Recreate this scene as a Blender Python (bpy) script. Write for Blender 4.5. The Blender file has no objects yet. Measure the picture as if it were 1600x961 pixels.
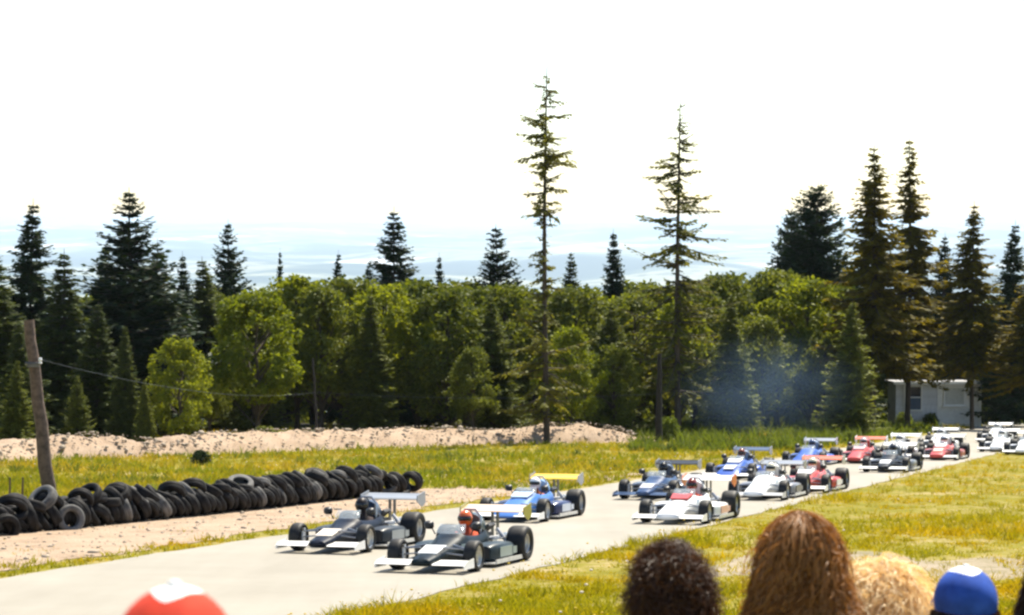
import bpy, bmesh, math, random
import numpy as np
from mathutils import Vector, Matrix

# ------------------------------------------------------------------ camera, sky, sun, exposure
F = 3570.0                      # focal length in photograph pixels (1600 x 961)
HOR = 338.0                     # row of the true horizon
scene = bpy.context.scene
COL = scene.collection
cam_data = bpy.data.cameras.new('camera')
cam = bpy.data.objects.new('camera', cam_data); COL.objects.link(cam)
cam_data.sensor_width = 36.0
cam_data.lens = 36.0 * F / 1600.0
cam_data.clip_start = 0.2; cam_data.clip_end = 150000.0
PITCH = math.atan((480.5 - HOR) / F)
cam.location = (0, 0, 0); cam.rotation_euler = (math.pi/2 - PITCH, 0, 0)
cam_data.dof.use_dof = True; cam_data.dof.focus_distance = 48.0; cam_data.dof.aperture_fstop = 9.0
scene.camera = cam

SUN_EL, SUN_AZ = math.radians(57), math.radians(30)      # azimuth: to the right of straight ahead (+Y)
world = bpy.data.worlds.new('World'); scene.world = world; world.use_nodes = True
wn = world.node_tree.nodes; wl = world.node_tree.links
sky = wn.new('ShaderNodeTexSky'); sky.sky_type = 'NISHITA'; sky.sun_disc = False
sky.sun_elevation = SUN_EL; sky.sun_rotation = SUN_AZ
sky.air_density = 1.0; sky.dust_density = 0.5; sky.ozone_density = 1.0; sky.altitude = 150
bg = wn['Background']; bg.inputs['Strength'].default_value = 0.10
wl.new(sky.outputs['Color'], bg.inputs['Color'])
sd = bpy.data.lights.new('sun', 'SUN'); sd.energy = 5.0; sd.angle = math.radians(0.53); sd.color = (1.0, 0.92, 0.77)
sun = bpy.data.objects.new('sun', sd); COL.objects.link(sun)
sdir = Vector((math.sin(SUN_AZ)*math.cos(SUN_EL), math.cos(SUN_AZ)*math.cos(SUN_EL), math.sin(SUN_EL)))
sun.rotation_euler = sdir.to_track_quat('Z', 'Y').to_euler()
vs = scene.view_settings
vs.view_transform = 'Standard'; vs.look = 'None'; vs.gamma = 1.0; vs.use_curve_mapping = False
vs.exposure = 1.1
scene.render.engine = 'CYCLES'
scene.cycles.filter_width = 2.5
scene.cycles.max_bounces = 7; scene.cycles.transparent_max_bounces = 8
scene.cycles.diffuse_bounces = 3; scene.cycles.glossy_bounces = 3; scene.cycles.transmission_bounces = 5
scene.cycles.volume_bounces = 1

rng = np.random.default_rng(7); random.seed(7)

# ------------------------------------------------------------------ terrain function, pixel to ground
SLOPE = (590.0 - HOR) / F
RD = np.array((math.sin(math.radians(19.1)), math.cos(math.radians(19.1))))    # direction of the road, away from us
RP = np.array((-3.7, 38.9)); RW = 3.85
def road_uv(x, y):
    dx, dy = x - RP[0], y - RP[1]
    return dx*RD[1] - dy*RD[0], dx*RD[0] + dy*RD[1]                            # u to the right of the centre line, v along it
def sstep(a, b, t):
    t = np.clip((t - a)/(b - a), 0, 1); return t*t*(3 - 2*t)
def ground_z(x, y):
    x = np.asarray(x, float); y = np.asarray(y, float)
    z = -3.3 - SLOPE*np.minimum(y, 185.0)
    u, v = road_uv(x, y)
    z = z + 1.65*np.clip(1 - y/33.0, 0, 1.0)*sstep(5, 12.5, u)
    z = z - 0.25*np.clip(y - 185.0, 0, 620.0)
    z = z - 265.0*sstep(700, 5000, y)
    far = sstep(6000, 12000, y)
    z = z + far*(45*np.sin(x/1300.0 + 1.3 + np.sin(y/2100.0))*np.sin(y/3100.0) + 32*np.sin(x/520.0 + y/1700.0) + 18*np.sin(x/230.0 - y/1100.0))
    z = z + sstep(24000, 42000, y)*(60 + 150*np.sin(x/4200.0 + .4)**2 + 40*np.sin(x/1100.0))
    return z
def gz(x, y): return float(ground_z(x, y))
CP, SP = math.cos(PITCH), math.sin(PITCH)
def ray(px, py):
    X, Y, Z = (px - 800.0), F, -(py - 480.5)
    return np.array((X, Y*CP + Z*SP, -Y*SP + Z*CP))/F
def hit(px, py, h=0.0):
    d = ray(px, py)
    t = (-3.3 + h)/(d[2] + SLOPE*d[1])                                         # the sloping plane the track lies on
    return d*t
def at(px, py, D):
    d = ray(px, py); return d*(D/d[1])
NRM = Vector((0, SLOPE, 1)).normalized()

# ------------------------------------------------------------------ materials
def new_mat(name):
    m = bpy.data.materials.new(name); m.use_nodes = True
    nt = m.node_tree; return m, nt, nt.nodes['Principled BSDF']
def N(nt, typ, **kw):
    n = nt.nodes.new(typ)
    for k, v in kw.items():
        if k in n.inputs: n.inputs[k].default_value = v
        else: setattr(n, k, v)
    return n
def ramp(nt, fac, stops):
    r = nt.nodes.new('ShaderNodeValToRGB'); nt.links.new(fac, r.inputs['Fac'])
    e = r.color_ramp.elements
    while len(e) < len(stops): e.new(0.5)
    for el, (p, c) in zip(e, stops): el.position = p; el.color = (*c, 1)
    return r
def noise(nt, scale, detail=4.0, rough=0.55, coord='Object', vec=None, dist=0.0):
    n = N(nt, 'ShaderNodeTexNoise', Scale=scale, Detail=detail, Roughness=rough, Distortion=dist)
    if vec is None:
        tc = nt.nodes.new('ShaderNodeTexCoord'); vec = tc.outputs[coord]
    nt.links.new(vec, n.inputs['Vector']); return n
def bump(nt, bsdf, h, strength=0.4, dist=0.05):
    b = N(nt, 'ShaderNodeBump', Strength=strength, Distance=dist)
    nt.links.new(h, b.inputs['Height']); nt.links.new(b.outputs['Normal'], bsdf.inputs['Normal'])
def plain(name, col, rough=0.6, metal=0.0, coat=0.0, var=0.12, scale=6.0, spec=0.5):
    m, nt, b = new_mat(name)
    n = noise(nt, scale)
    c0 = tuple(max(0, c*(1 - var)) for c in col); c1 = tuple(min(1, c*(1 + var)) for c in col)
    r = ramp(nt, n.outputs['Fac'], [(0.3, c0), (0.7, c1)])
    nt.links.new(r.outputs['Color'], b.inputs['Base Color'])
    b.inputs['Roughness'].default_value = rough; b.inputs['Metallic'].default_value = metal
    b.inputs['Coat Weight'].default_value = coat; b.inputs['Coat Roughness'].default_value = 0.08
    b.inputs['Specular IOR Level'].default_value = spec
    return m
_paint = {}
def paint(col, rough=0.32, coat=0.15):
    k = (tuple(round(c, 3) for c in col), rough)
    if k not in _paint: _paint[k] = plain('car_paint', col, rough if max(col) > .06 else .42, 0, coat if max(col) > .06 else .04, 0.06, 3.0, spec=.5 if max(col) > .06 else .18)
    return _paint[k]
def leaf_mat(name, c0, c1, trans, tcol, patch=0.0, pcol=None, pscale=0.15, rough=0.6):
    m, nt, b = new_mat(name)
    g = nt.nodes.new('ShaderNodeNewGeometry'); oi = nt.nodes.new('ShaderNodeObjectInfo')
    a = N(nt, 'ShaderNodeMath', operation='MULTIPLY_ADD'); a.inputs[1].default_value = 0.6
    mm = N(nt, 'ShaderNodeMath', operation='MULTIPLY'); mm.inputs[1].default_value = 0.4
    nt.links.new(oi.outputs['Random'], mm.inputs[0])
    nt.links.new(g.outputs['Random Per Island'], a.inputs[0]); nt.links.new(mm.outputs[0], a.inputs[2])
    r = ramp(nt, a.outputs[0], [(0.0, c0), (1.0, c1)])
    colour = r.outputs['Color']
    if patch > 0:
        n = noise(nt, pscale, 4, 0.6, vec=g.outputs['Position'])
        pr = ramp(nt, n.outputs['Fac'], [(0.42, (0, 0, 0)), (0.62, (patch,)*3)])
        mx = N(nt, 'ShaderNodeMix', data_type='RGBA'); nt.links.new(pr.outputs['Color'], mx.inputs['Factor'])
        nt.links.new(colour, mx.inputs['A']); mx.inputs['B'].default_value = (*pcol, 1)
        colour = mx.outputs['Result']
    nt.links.new(colour, b.inputs['Base Color']); b.inputs['Roughness'].default_value = rough
    b.inputs['Specular IOR Level'].default_value = 0.12
    t = nt.nodes.new('ShaderNodeBsdfTranslucent')
    mx2 = N(nt, 'ShaderNodeMix', data_type='RGBA', blend_type='MULTIPLY'); mx2.inputs['Factor'].default_value = 1.0
    nt.links.new(colour, mx2.inputs['A']); mx2.inputs['B'].default_value = (*tcol, 1)
    nt.links.new(mx2.outputs['Result'], t.inputs['Color'])
    ms = nt.nodes.new('ShaderNodeMixShader'); ms.inputs[0].default_value = trans
    nt.links.new(b.outputs[0], ms.inputs[1]); nt.links.new(t.outputs[0], ms.inputs[2])
    nt.links.new(ms.outputs[0], nt.nodes['Material Output'].inputs['Surface'])
    return m

M = {}
M['tyre'] = plain('rubber', (0.012, 0.0115, 0.011), 0.6, var=0.4, scale=14, spec=.35)
M['old_tyre'] = plain('weathered_rubber', (0.016, 0.015, 0.0145), 0.7, var=0.7, scale=4, spec=.15)
M['grey_tyre'] = plain('grey_rubber', (0.10, 0.097, 0.09), 0.8, var=0.5, scale=5)  # grey rubber; includes the sunlit grey of tyre tops, put into the colour
M['rim'] = plain('wheel_alloy', (0.62, 0.60, 0.55), 0.35, 0.7)
M['steel'] = plain('bare_steel', (0.42, 0.42, 0.42), 0.35, 0.8)
M['alu'] = plain('aluminium_sheet', (0.6, 0.6, 0.58), 0.42, 0.6)
M['black'] = plain('black_plastic', (0.012, 0.012, 0.013), 0.45)
M['dark_metal'] = plain('engine_metal', (0.10, 0.095, 0.09), 0.5, 0.5, var=0.4)
M['white'] = paint((0.80, 0.79, 0.75))
M['visor'] = plain('visor', (0.012, 0.010, 0.012), 0.12)
M['bark'] = plain('bark', (0.060, 0.045, 0.033), 0.9, var=0.5, scale=9)
M['pale_bark'] = plain('pale_bark', (0.16, 0.14, 0.11), 0.9, var=0.5, scale=7)
M['pole'] = plain('pole_wood', (0.11, 0.075, 0.055), 0.85, var=0.45, scale=8)
M['dark_pole'] = plain('charred_wood', (0.020, 0.016, 0.013), 0.9, var=0.4, scale=8)
M['wire'] = plain('wire', (0.07, 0.08, 0.10), 0.4, 0.2)
M['alder'] = leaf_mat('alder_leaves', (0.050, 0.070, 0.012), (0.185, 0.200, 0.042), 0.36, (1.5, 1.45, 0.45))
M['alder_bright'] = leaf_mat('bright_leaves', (0.080, 0.110, 0.012), (0.215, 0.235, 0.030), 0.42, (1.6, 1.5, 0.4))
M['fir'] = leaf_mat('fir_needles', (0.014, 0.027, 0.014), (0.046, 0.070, 0.030), 0.20, (1.2, 1.2, 0.6))
M['fir_mid'] = leaf_mat('green_fir_needles', (0.035, 0.055, 0.015), (0.105, 0.125, 0.034), 0.34, (1.4, 1.3, 0.5))
M['hemlock'] = leaf_mat('hemlock_needles', (0.060, 0.060, 0.010), (0.185, 0.155, 0.024), 0.5, (1.5, 1.3, 0.4))
M['sparse'] = leaf_mat('sparse_needles', (0.075, 0.088, 0.016), (0.175, 0.175, 0.035), 0.45, (1.4, 1.25, 0.45))
M['shrub'] = leaf_mat('shrub_leaves', (0.070, 0.105, 0.018), (0.150, 0.180, 0.040), 0.4, (1.5, 1.4, 0.5))
M['grass'] = leaf_mat('grass_blades', (0.150, 0.180, 0.010), (0.340, 0.305, 0.018), 0.45, (1.35, 1.2, 0.35), 0.95, (0.420, 0.300, 0.010), 0.30)
M['grass_left'] = leaf_mat('meadow_blades', (0.115, 0.165, 0.012), (0.280, 0.280, 0.022), 0.45, (1.35, 1.2, 0.4), 0.9, (0.380, 0.285, 0.035), 0.30)

for _k in ('grass', 'grass_left'):
    _b = M[_k].node_tree.nodes['Principled BSDF']; _b.inputs['Specular IOR Level'].default_value = .08; _b.inputs['Roughness'].default_value = .85

# ------------------------------------------------------------------ mesh helpers
def make_mesh(name, verts, faces, smooth=True, sharp=38):
    me = bpy.data.meshes.new(name)
    me.from_pydata([tuple(v) for v in verts], [], [tuple(f) for f in faces]); me.update()
    if smooth:
        me.polygons.foreach_set('use_smooth', np.ones(len(me.polygons), bool))
        if sharp: me.set_sharp_from_angle(angle=math.radians(sharp))
    return me
def mesh_np(name, V, FA, smooth=False):
    """V (n,3); FA (m,k): all faces of one size"""
    me = bpy.data.meshes.new(name); k = FA.shape[1]
    me.vertices.add(len(V)); me.vertices.foreach_set('co', np.asarray(V, np.float32).ravel())
    me.loops.add(FA.size); me.loops.foreach_set('vertex_index', FA.astype(np.int32).ravel())
    me.polygons.add(len(FA)); me.polygons.foreach_set('loop_start', np.arange(len(FA), dtype=np.int32)*k)
    if smooth: me.polygons.foreach_set('use_smooth', np.ones(len(FA), bool))
    me.update(calc_edges=True); me.validate(); return me
class MB:
    def __init__(s): s.v = []; s.f = []
    def add(s, vs_, fs_):
        o = len(s.v); s.v += [tuple(v) for v in vs_]; s.f += [tuple(i + o for i in f) for f in fs_]; return s
    def box(s, c, d, rot=None):
        x, y, z = d[0]/2, d[1]/2, d[2]/2
        vs_ = [Vector(p) for p in ((-x,-y,-z),(x,-y,-z),(x,y,-z),(-x,y,-z),(-x,-y,z),(x,-y,z),(x,y,z),(-x,y,z))]
        if rot is not None: vs_ = [rot @ p for p in vs_]
        return s.add([p + Vector(c) for p in vs_], [(3,2,1,0),(4,5,6,7),(0,1,5,4),(1,2,6,5),(2,3,7,6),(3,0,4,7)])
    def tube(s, pts, rad, seg=8, cap=True):
        pts = [Vector(p) for p in pts]; n = len(pts)
        if not hasattr(rad, '__len__'): rad = [rad]*n
        vs_, fs_ = [], []; up0 = None
        for i, p in enumerate(pts):
            t = (pts[min(i+1, n-1)] - pts[max(i-1, 0)]).normalized()
            if up0 is None: up0 = Vector((0,0,1)) if abs(t.z) < 0.9 else Vector((1,0,0))
            a = t.cross(up0).normalized(); b = a.cross(t)
            for k in range(seg):
                w = 2*math.pi*k/seg
                vs_.append(p + (a*math.cos(w) + b*math.sin(w))*rad[i])
        for i in range(n-1):
            for k in range(seg):
                k2 = (k+1) % seg
                fs_.append((i*seg+k, i*seg+k2, (i+1)*seg+k2, (i+1)*seg+k))
        if cap: fs_ += [tuple(range(seg-1, -1, -1)), tuple((n-1)*seg + k for k in range(seg))]
        return s.add(vs_, fs_)
    def loft(s, rings, cap=True, closed=True):
        n = len(rings[0]); vs_ = [p for r in rings for p in r]; fs_ = []
        for i in range(len(rings)-1):
            for k in range(n if closed else n-1):
                k2 = (k+1) % n
                fs_.append((i*n+k, i*n+k2, (i+1)*n+k2, (i+1)*n+k))
        if cap and closed: fs_ += [tuple(range(n-1, -1, -1)), tuple((len(rings)-1)*n + k for k in range(n))]
        return s.add(vs_, fs_)
    def lathe(s, prof, seg=24, axis='y', closed=False):
        """prof: (radius, along axis)"""
        rings = []
        for k in range(seg):
            w = 2*math.pi*k/seg; c, q = math.cos(w), math.sin(w)
            rings.append([(r*c, a, r*q) if axis == 'y' else (r*c, r*q, a) for r, a in prof])
        n = len(prof); vs_ = [p for r in rings for p in r]; fs_ = []
        for i in range(seg):
            j = (i+1) % seg
            for k in range(n if closed else n-1):
                k2 = (k+1) % n
                fs_.append((i*n+k, j*n+k, j*n+k2, i*n+k2))
        return s.add(vs_, fs_)
    def mesh(s, name, smooth=True, sharp=38):
        me = make_mesh(name, s.v, s.f, smooth, sharp)
        bm = bmesh.new(); bm.from_mesh(me); bmesh.ops.recalc_face_normals(bm, faces=bm.faces); bm.to_mesh(me); bm.free()
        return me
def link(name, me, mat=None, parent=None):
    o = bpy.data.objects.new(name, me); COL.objects.link(o)
    if mat is not None:
        if me is not None and len(me.materials) == 0: me.materials.append(mat)
        if me is not None and me.materials[0] != mat:
            o.material_slots[0].link = 'OBJECT'; o.material_slots[0].material = mat
    if parent is not None: o.parent = parent
    return o
def tag(o, label=None, cat=None, group=None, kind=None):
    if label: o['label'] = label
    if cat: o['category'] = cat
    if group: o['group'] = group
    if kind: o['kind'] = kind
    return o
def empty(name, loc=(0,0,0)):
    o = bpy.data.objects.new(name, None); COL.objects.link(o); o.location = loc; o.empty_display_size = 0.2; return o

# ------------------------------------------------------------------ ground, road, shoulders
def build_ground():
    ys = np.concatenate([np.arange(-60, 200, 2.5), np.geomspace(200, 90000, 110)])
    ts = np.linspace(-1, 1, 141)
    Y, T = np.meshgrid(ys, ts, indexing='ij')
    X = T*(70 + 0.55*np.maximum(Y, 0))
    Z = ground_z(X, Y)
    V = np.stack([X, Y, Z], -1).reshape(-1, 3); n = len(ts)
    i, j = np.meshgrid(np.arange(len(ys)-1), np.arange(n-1), indexing='ij'); a = (i*n + j).ravel()
    FA = np.stack([a, a+1, a+n+1, a+n], 1)
    me = mesh_np('ground', V, FA, True)
    m1, nt, b = new_mat('meadow_soil')
    n1 = noise(nt, 0.35, 6, 0.6); n2 = noise(nt, 3.0, 5, 0.7)
    mx = N(nt, 'ShaderNodeMath', operation='MULTIPLY_ADD'); mx.inputs[1].default_value = 0.5
    nt.links.new(n2.outputs['Fac'], mx.inputs[0])
    h2 = N(nt, 'ShaderNodeMath', operation='MULTIPLY'); h2.inputs[1].default_value = 0.5
    nt.links.new(n1.outputs['Fac'], h2.inputs[0]); nt.links.new(h2.outputs[0], mx.inputs[2])
    r = ramp(nt, mx.outputs[0], [(0.30, (0.090, 0.095, 0.010)), (0.48, (0.190, 0.165, 0.015)), (0.60, (0.30, 0.235, 0.10)), (0.75, (0.42, 0.33, 0.21))])
    nt.links.new(r.outputs['Color'], b.inputs['Base Color']); b.inputs['Roughness'].default_value = 0.95
    b.inputs['Specular IOR Level'].default_value = 0.1
    bump(nt, b, n2.outputs['Fac'], 0.6, 0.08)
    m2, nt, b = new_mat('valley_floor')
    n1 = noise(nt, 1/3600.0, 7, 0.62, dist=0.6)
    r = ramp(nt, n1.outputs['Fac'], [(0.42, (0.015, 0.035, 0.040)), (0.50, (0.050, 0.080, 0.07)), (0.545, (0.26, 0.26, 0.17)), (0.58, (0.03, 0.055, 0.05)), (0.64, (0.62, 0.61, 0.57))])
    nt.links.new(r.outputs['Color'], b.inputs['Base Color']); b.inputs['Roughness'].default_value = 0.9
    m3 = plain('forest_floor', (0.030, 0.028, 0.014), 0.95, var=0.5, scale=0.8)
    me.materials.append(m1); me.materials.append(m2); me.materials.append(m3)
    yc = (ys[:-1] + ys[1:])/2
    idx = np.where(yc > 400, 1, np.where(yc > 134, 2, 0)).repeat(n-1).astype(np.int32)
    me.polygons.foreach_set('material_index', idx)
    tag(link('ground', me), kind='structure')
build_ground()

def uv_to_xy(u, v): return RP[0] + u*RD[1] + v*RD[0], RP[1] - u*RD[0] + v*RD[1]
def strip(name, vsamp, left, right, lift, nu, mat, skirt=0.12):
    rows = []
    for v in vsamp:
        l, r = left(v), right(v)
        us = np.linspace(l, r, nu)
        row = []
        for k, u in enumerate(us):
            x, y = uv_to_xy(u, v); row.append((x, y, gz(x, y) + lift))
        x, y = uv_to_xy(l, v); x2, y2 = uv_to_xy(r, v)
        rows.append([(x, y, gz(x, y) - skirt)] + row + [(x2, y2, gz(x2, y2) - skirt)])
    mb = MB(); mb.loft(rows, cap=False, closed=False)
    return tag(link(name, mb.mesh(name, True, 30), mat), kind='structure')
def wob(v, a, s): return a*(math.sin(v*1.7 + s) + 0.6*math.sin(v*3.9 + 2*s) + 0.5*math.sin(v*0.6 + 3*s))

mroad, nt, b = new_mat('asphalt')
tc = nt.nodes.new('ShaderNodeTexCoord')
mp = N(nt, 'ShaderNodeMapping'); mp.inputs['Rotation'].default_value = (0, 0, math.radians(19.1)); mp.inputs['Scale'].default_value = (0.9, 0.025, 1)
nt.links.new(tc.outputs['Object'], mp.inputs['Vector'])
n1 = noise(nt, 1.0, 5, 0.6, vec=mp.outputs['Vector']); n2 = noise(nt, 40, 3); n3 = noise(nt, 0.5, 5, 0.6)
ad = N(nt, 'ShaderNodeMath', operation='ADD'); nt.links.new(n1.outputs['Fac'], ad.inputs[0]); nt.links.new(n3.outputs['Fac'], ad.inputs[1])
r = ramp(nt, ad.outputs[0], [(0.36, (0.240, 0.216, 0.170)), (0.50, (0.270, 0.245, 0.196)), (0.64, (0.300, 0.274, 0.222))])
ad.use_clamp = False
hf = N(nt, 'ShaderNodeMath', operation='MULTIPLY'); hf.inputs[1].default_value = 0.5
nt.links.new(ad.outputs[0], hf.inputs[0]); nt.links.new(hf.outputs[0], r.inputs['Fac'])
nt.links.new(r.outputs['Color'], b.inputs['Base Color']); b.inputs['Roughness'].default_value = 0.75
b.inputs['Specular IOR Level'].default_value = 0.35
bump(nt, b, n2.outputs['Fac'], 0.25, 0.01)
vr = np.concatenate([np.arange(-42, 60, 0.6), np.arange(60, 130, 1.0)])
strip('road', vr, lambda v: -RW + wob(v, 0.05, 1.0), lambda v: RW + wob(v, 0.05, 2.3), 0.014, 9, mroad)

mgr, nt, b = new_mat('sandy_gravel')
n1 = noise(nt, 0.9, 6, 0.65); n2 = noise(nt, 14, 5, 0.75)
ad = N(nt, 'ShaderNodeMath', operation='MULTIPLY_ADD'); ad.inputs[1].default_value = 0.45
nt.links.new(n2.outputs['Fac'], ad.inputs[0])
h2 = N(nt, 'ShaderNodeMath', operation='MULTIPLY'); h2.inputs[1].default_value = 0.55
nt.links.new(n1.outputs['Fac'], h2.inputs[0]); nt.links.new(h2.outputs[0], ad.inputs[2])
r = ramp(nt, ad.outputs[0], [(0.34, (0.17, 0.115, 0.065)), (0.46, (0.32, 0.225, 0.145)), (0.62, (0.40, 0.30, 0.21))])
nt.links.new(r.outputs['Color'], b.inputs['Base Color']); b.inputs['Roughness'].default_value = 0.95
bump(nt, b, n2.outputs['Fac'], 0.7, 0.05)
M['gravel'] = mgr

# line of the tyre wall, from pixel contacts on the ground
WALL = [hit(px, py)[:2] for px, py in ((-140, 852), (0, 836), (110, 826), (250, 812), (400, 797), (520, 783), (600, 774), (668, 768))]
def wall_pos(s_):
    acc = 0.0
    for a, c in zip(WALL[:-1], WALL[1:]):
        L = float(np.hypot(*(c - a)))
        if s_ <= acc + L or c is WALL[-1]:
            t = (s_ - acc)/L; return a + (c - a)*t, (c - a)/L
        acc += L
WALL_LEN = sum(float(np.hypot(*(c - a))) for a, c in zip(WALL[:-1], WALL[1:]))
wall_uv = [road_uv(*p) for p in WALL]
def wall_u(v):
    vv = [p[1] for p in wall_uv]; uu = [p[0] for p in wall_uv]
    return float(np.interp(v, vv, uu))
strip('gravel_shoulder', np.arange(-26, 40, 0.5),
      lambda v: (wall_u(v) - 0.9 if v < 26 else wall_u(26) - 0.9 + (v - 26)*0.24) + wob(v, 0.15, .7),
      lambda v: -RW - 0.75 + wob(v, 0.14, 4.0), 0.015, 8, mgr, 0.05)

mdp, nt, b = new_mat('trodden_dirt')
n1 = noise(nt, 1.1, 6, 0.65); n2 = noise(nt, 12, 5, 0.75)
ad = N(nt, 'ShaderNodeMath', operation='MULTIPLY_ADD'); ad.inputs[1].default_value = 0.4
h2 = N(nt, 'ShaderNodeMath', operation='MULTIPLY'); h2.inputs[1].default_value = 0.6
nt.links.new(n2.outputs['Fac'], ad.inputs[0]); nt.links.new(n1.outputs['Fac'], h2.inputs[0]); nt.links.new(h2.outputs[0], ad.inputs[2])
r = ramp(nt, ad.outputs[0], [(0.36, (0.14, 0.12, 0.04)), (0.47, (0.22, 0.18, 0.10)), (0.62, (0.32, 0.255, 0.18))])
nt.links.new(r.outputs['Color'], b.inputs['Base Color']); b.inputs['Roughness'].default_value = 0.95
bump(nt, b, n2.outputs['Fac'], 0.6, 0.05)
rows = []
for px in np.arange(1040, 1900, 8):
    c_ = 884 + 10*math.sin(px*.013) + 6*math.sin(px*.031); hw = (16 + 8*math.sin(px*.021 + 1))*float(sstep(1040, 1110, px)) + 1
    row = []
    for q in np.linspace(1, -1, 7):
        p = hit(px, c_ + q*hw); row.append((p[0], p[1], gz(p[0], p[1]) + (.012 if abs(q) < .99 else -.02)))
    rows.append(row)
mb = MB(); mb.loft(rows, cap=False, closed=False); tag(link('dirt_path', mb.mesh('dirt_path', True, 0), mdp), kind='structure')
def in_path(x, y):
    d = np.stack([x, y, ground_z(x, y)], -1); px = 800 + F*x/(y*CP - d[..., 2]*SP); py = 480.5 - F*(y*SP + d[..., 2]*CP)/(y*CP - d[..., 2]*SP)
    c_ = 884 + 10*np.sin(px*.013) + 6*np.sin(px*.031); hw = (16 + 8*np.sin(px*.021 + 1))*sstep(1040, 1110, px) + 1
    return (np.abs(py - c_) < hw*1.05) & (px > 1040)

# bank of gravel in front of the trees
BANK = [(-120, 730, .5), (0, 724, .45), (60, 719, .75), (150, 716, .95), (230, 714, .75), (268, 713, .55), (330, 711, .85), (420, 707, .9), (520, 703, .85), (600, 700, .8), (680, 697, .85), (740, 695, .75),
        (800, 694, .65), (870, 693, .9), (940, 692, .9), (990, 691, .7), (1020, 690, .3), (1050, 690, .05)]
def bank_at(t):
    k = min(int(t), len(BANK)-2); f = t - k; f2 = f
    a, c = BANK[k], BANK[k+1]
    px, py, h = (a[q] + (c[q] - a[q])*f2 for q in range(3))
    p = hit(px, py); return p[0], p[1], h
def build_bank():
    T = np.linspace(0, len(BANK)-1.001, 260); P = [bank_at(t) for t in T]
    V = []; nc = 22
    for i, (x, y, h) in enumerate(P):
        x0, y0, _ = P[max(i-1, 0)]; x1, y1, _ = P[min(i+1, len(P)-1)]
        d = np.array((x1-x0, y1-y0)); d /= np.hypot(*d); nrm = np.array((-d[1], d[0]))
        for k in range(nc):
            w = k/(nc-1)*4.6 - 0.3
            prof = math.sin(math.pi*min(max(w/4.0, 0), 1))**0.8
            X, Y = x + nrm[0]*w, y + nrm[1]*w
            n_ = 0.12*math.sin(X*2.1 + Y*1.3) + 0.09*math.sin(X*4.7 - Y*3.1) + 0.06*math.sin(X*9.3 + Y*7.7)
            V.append((X, Y, gz(X, Y) - 0.05 + prof*(h*1.0 + n_*.5*min(1, h*1.5)) + 0.012*rng.normal()*prof))
    FA = np.array([(i*nc+k, (i+1)*nc+k, (i+1)*nc+k+1, i*nc+k+1) for i in range(len(P)-1) for k in range(nc-1)])
    me = mesh_np('gravel_bank', np.array(V), FA, True)
    tag(link('gravel_bank', me, M['gravel']), kind='structure')
build_bank()

def ico():
    bm = bmesh.new(); bmesh.ops.create_icosphere(bm, subdivisions=1, radius=1)
    v = np.array([p.co[:] for p in bm.verts]); f = np.array([[q.index for q in p.verts] for p in bm.faces]); bm.free(); return v, f
ICV, ICF = ico()
def scatter_rocks(name, pts, sizes, mat, label):
    n = len(pts); V = np.repeat(ICV[None], n, 0)*(1 + 0.22*rng.normal(size=(n, len(ICV), 1)))
    V = V*(sizes[:, None, None]*rng.uniform(.6, 1.3, (n, 1, 3))*np.array((1, 1, .65))) + pts[:, None]
    FA = (ICF[None] + (np.arange(n)*len(ICV))[:, None, None]).reshape(-1, 3)
    o = link(name, mesh_np(name, V.reshape(-1, 3), FA), mat); tag(o, label, 'stones', kind='stuff')
M['stone'] = leaf_mat('stone', (0.26, 0.21, 0.15), (0.45, 0.37, 0.28), 0.0, (1, 1, 1))
pts, sz = [], []
for _ in range(1300):
    x, y, h = bank_at(rng.uniform(0, len(BANK)-2.2)); w = rng.uniform(-0.2, 2.2)
    X, Y = x - w*0.35, y + w*0.93
    pr = math.sin(math.pi*min(max(w/4.0, 0), 1))**0.8
    pts.append((X, Y, gz(X, Y) + pr*h*1.12 - 0.03)); sz.append(rng.gamma(1.6, 0.020) + 0.022)
for _ in range(1500):
    v = rng.uniform(-20, 34); u = rng.uniform(wall_u(min(v, 26)) + .1, -RW - 0.8); x, y = uv_to_xy(u, v)
    pts.append((x, y, gz(x, y) + 0.015)); sz.append(rng.gamma(1.5, 0.012) + 0.012)
scatter_rocks('loose_stones', np.array(pts), np.array(sz), M['stone'], 'loose pale stones strewn over the gravel bank and shoulder')

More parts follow.
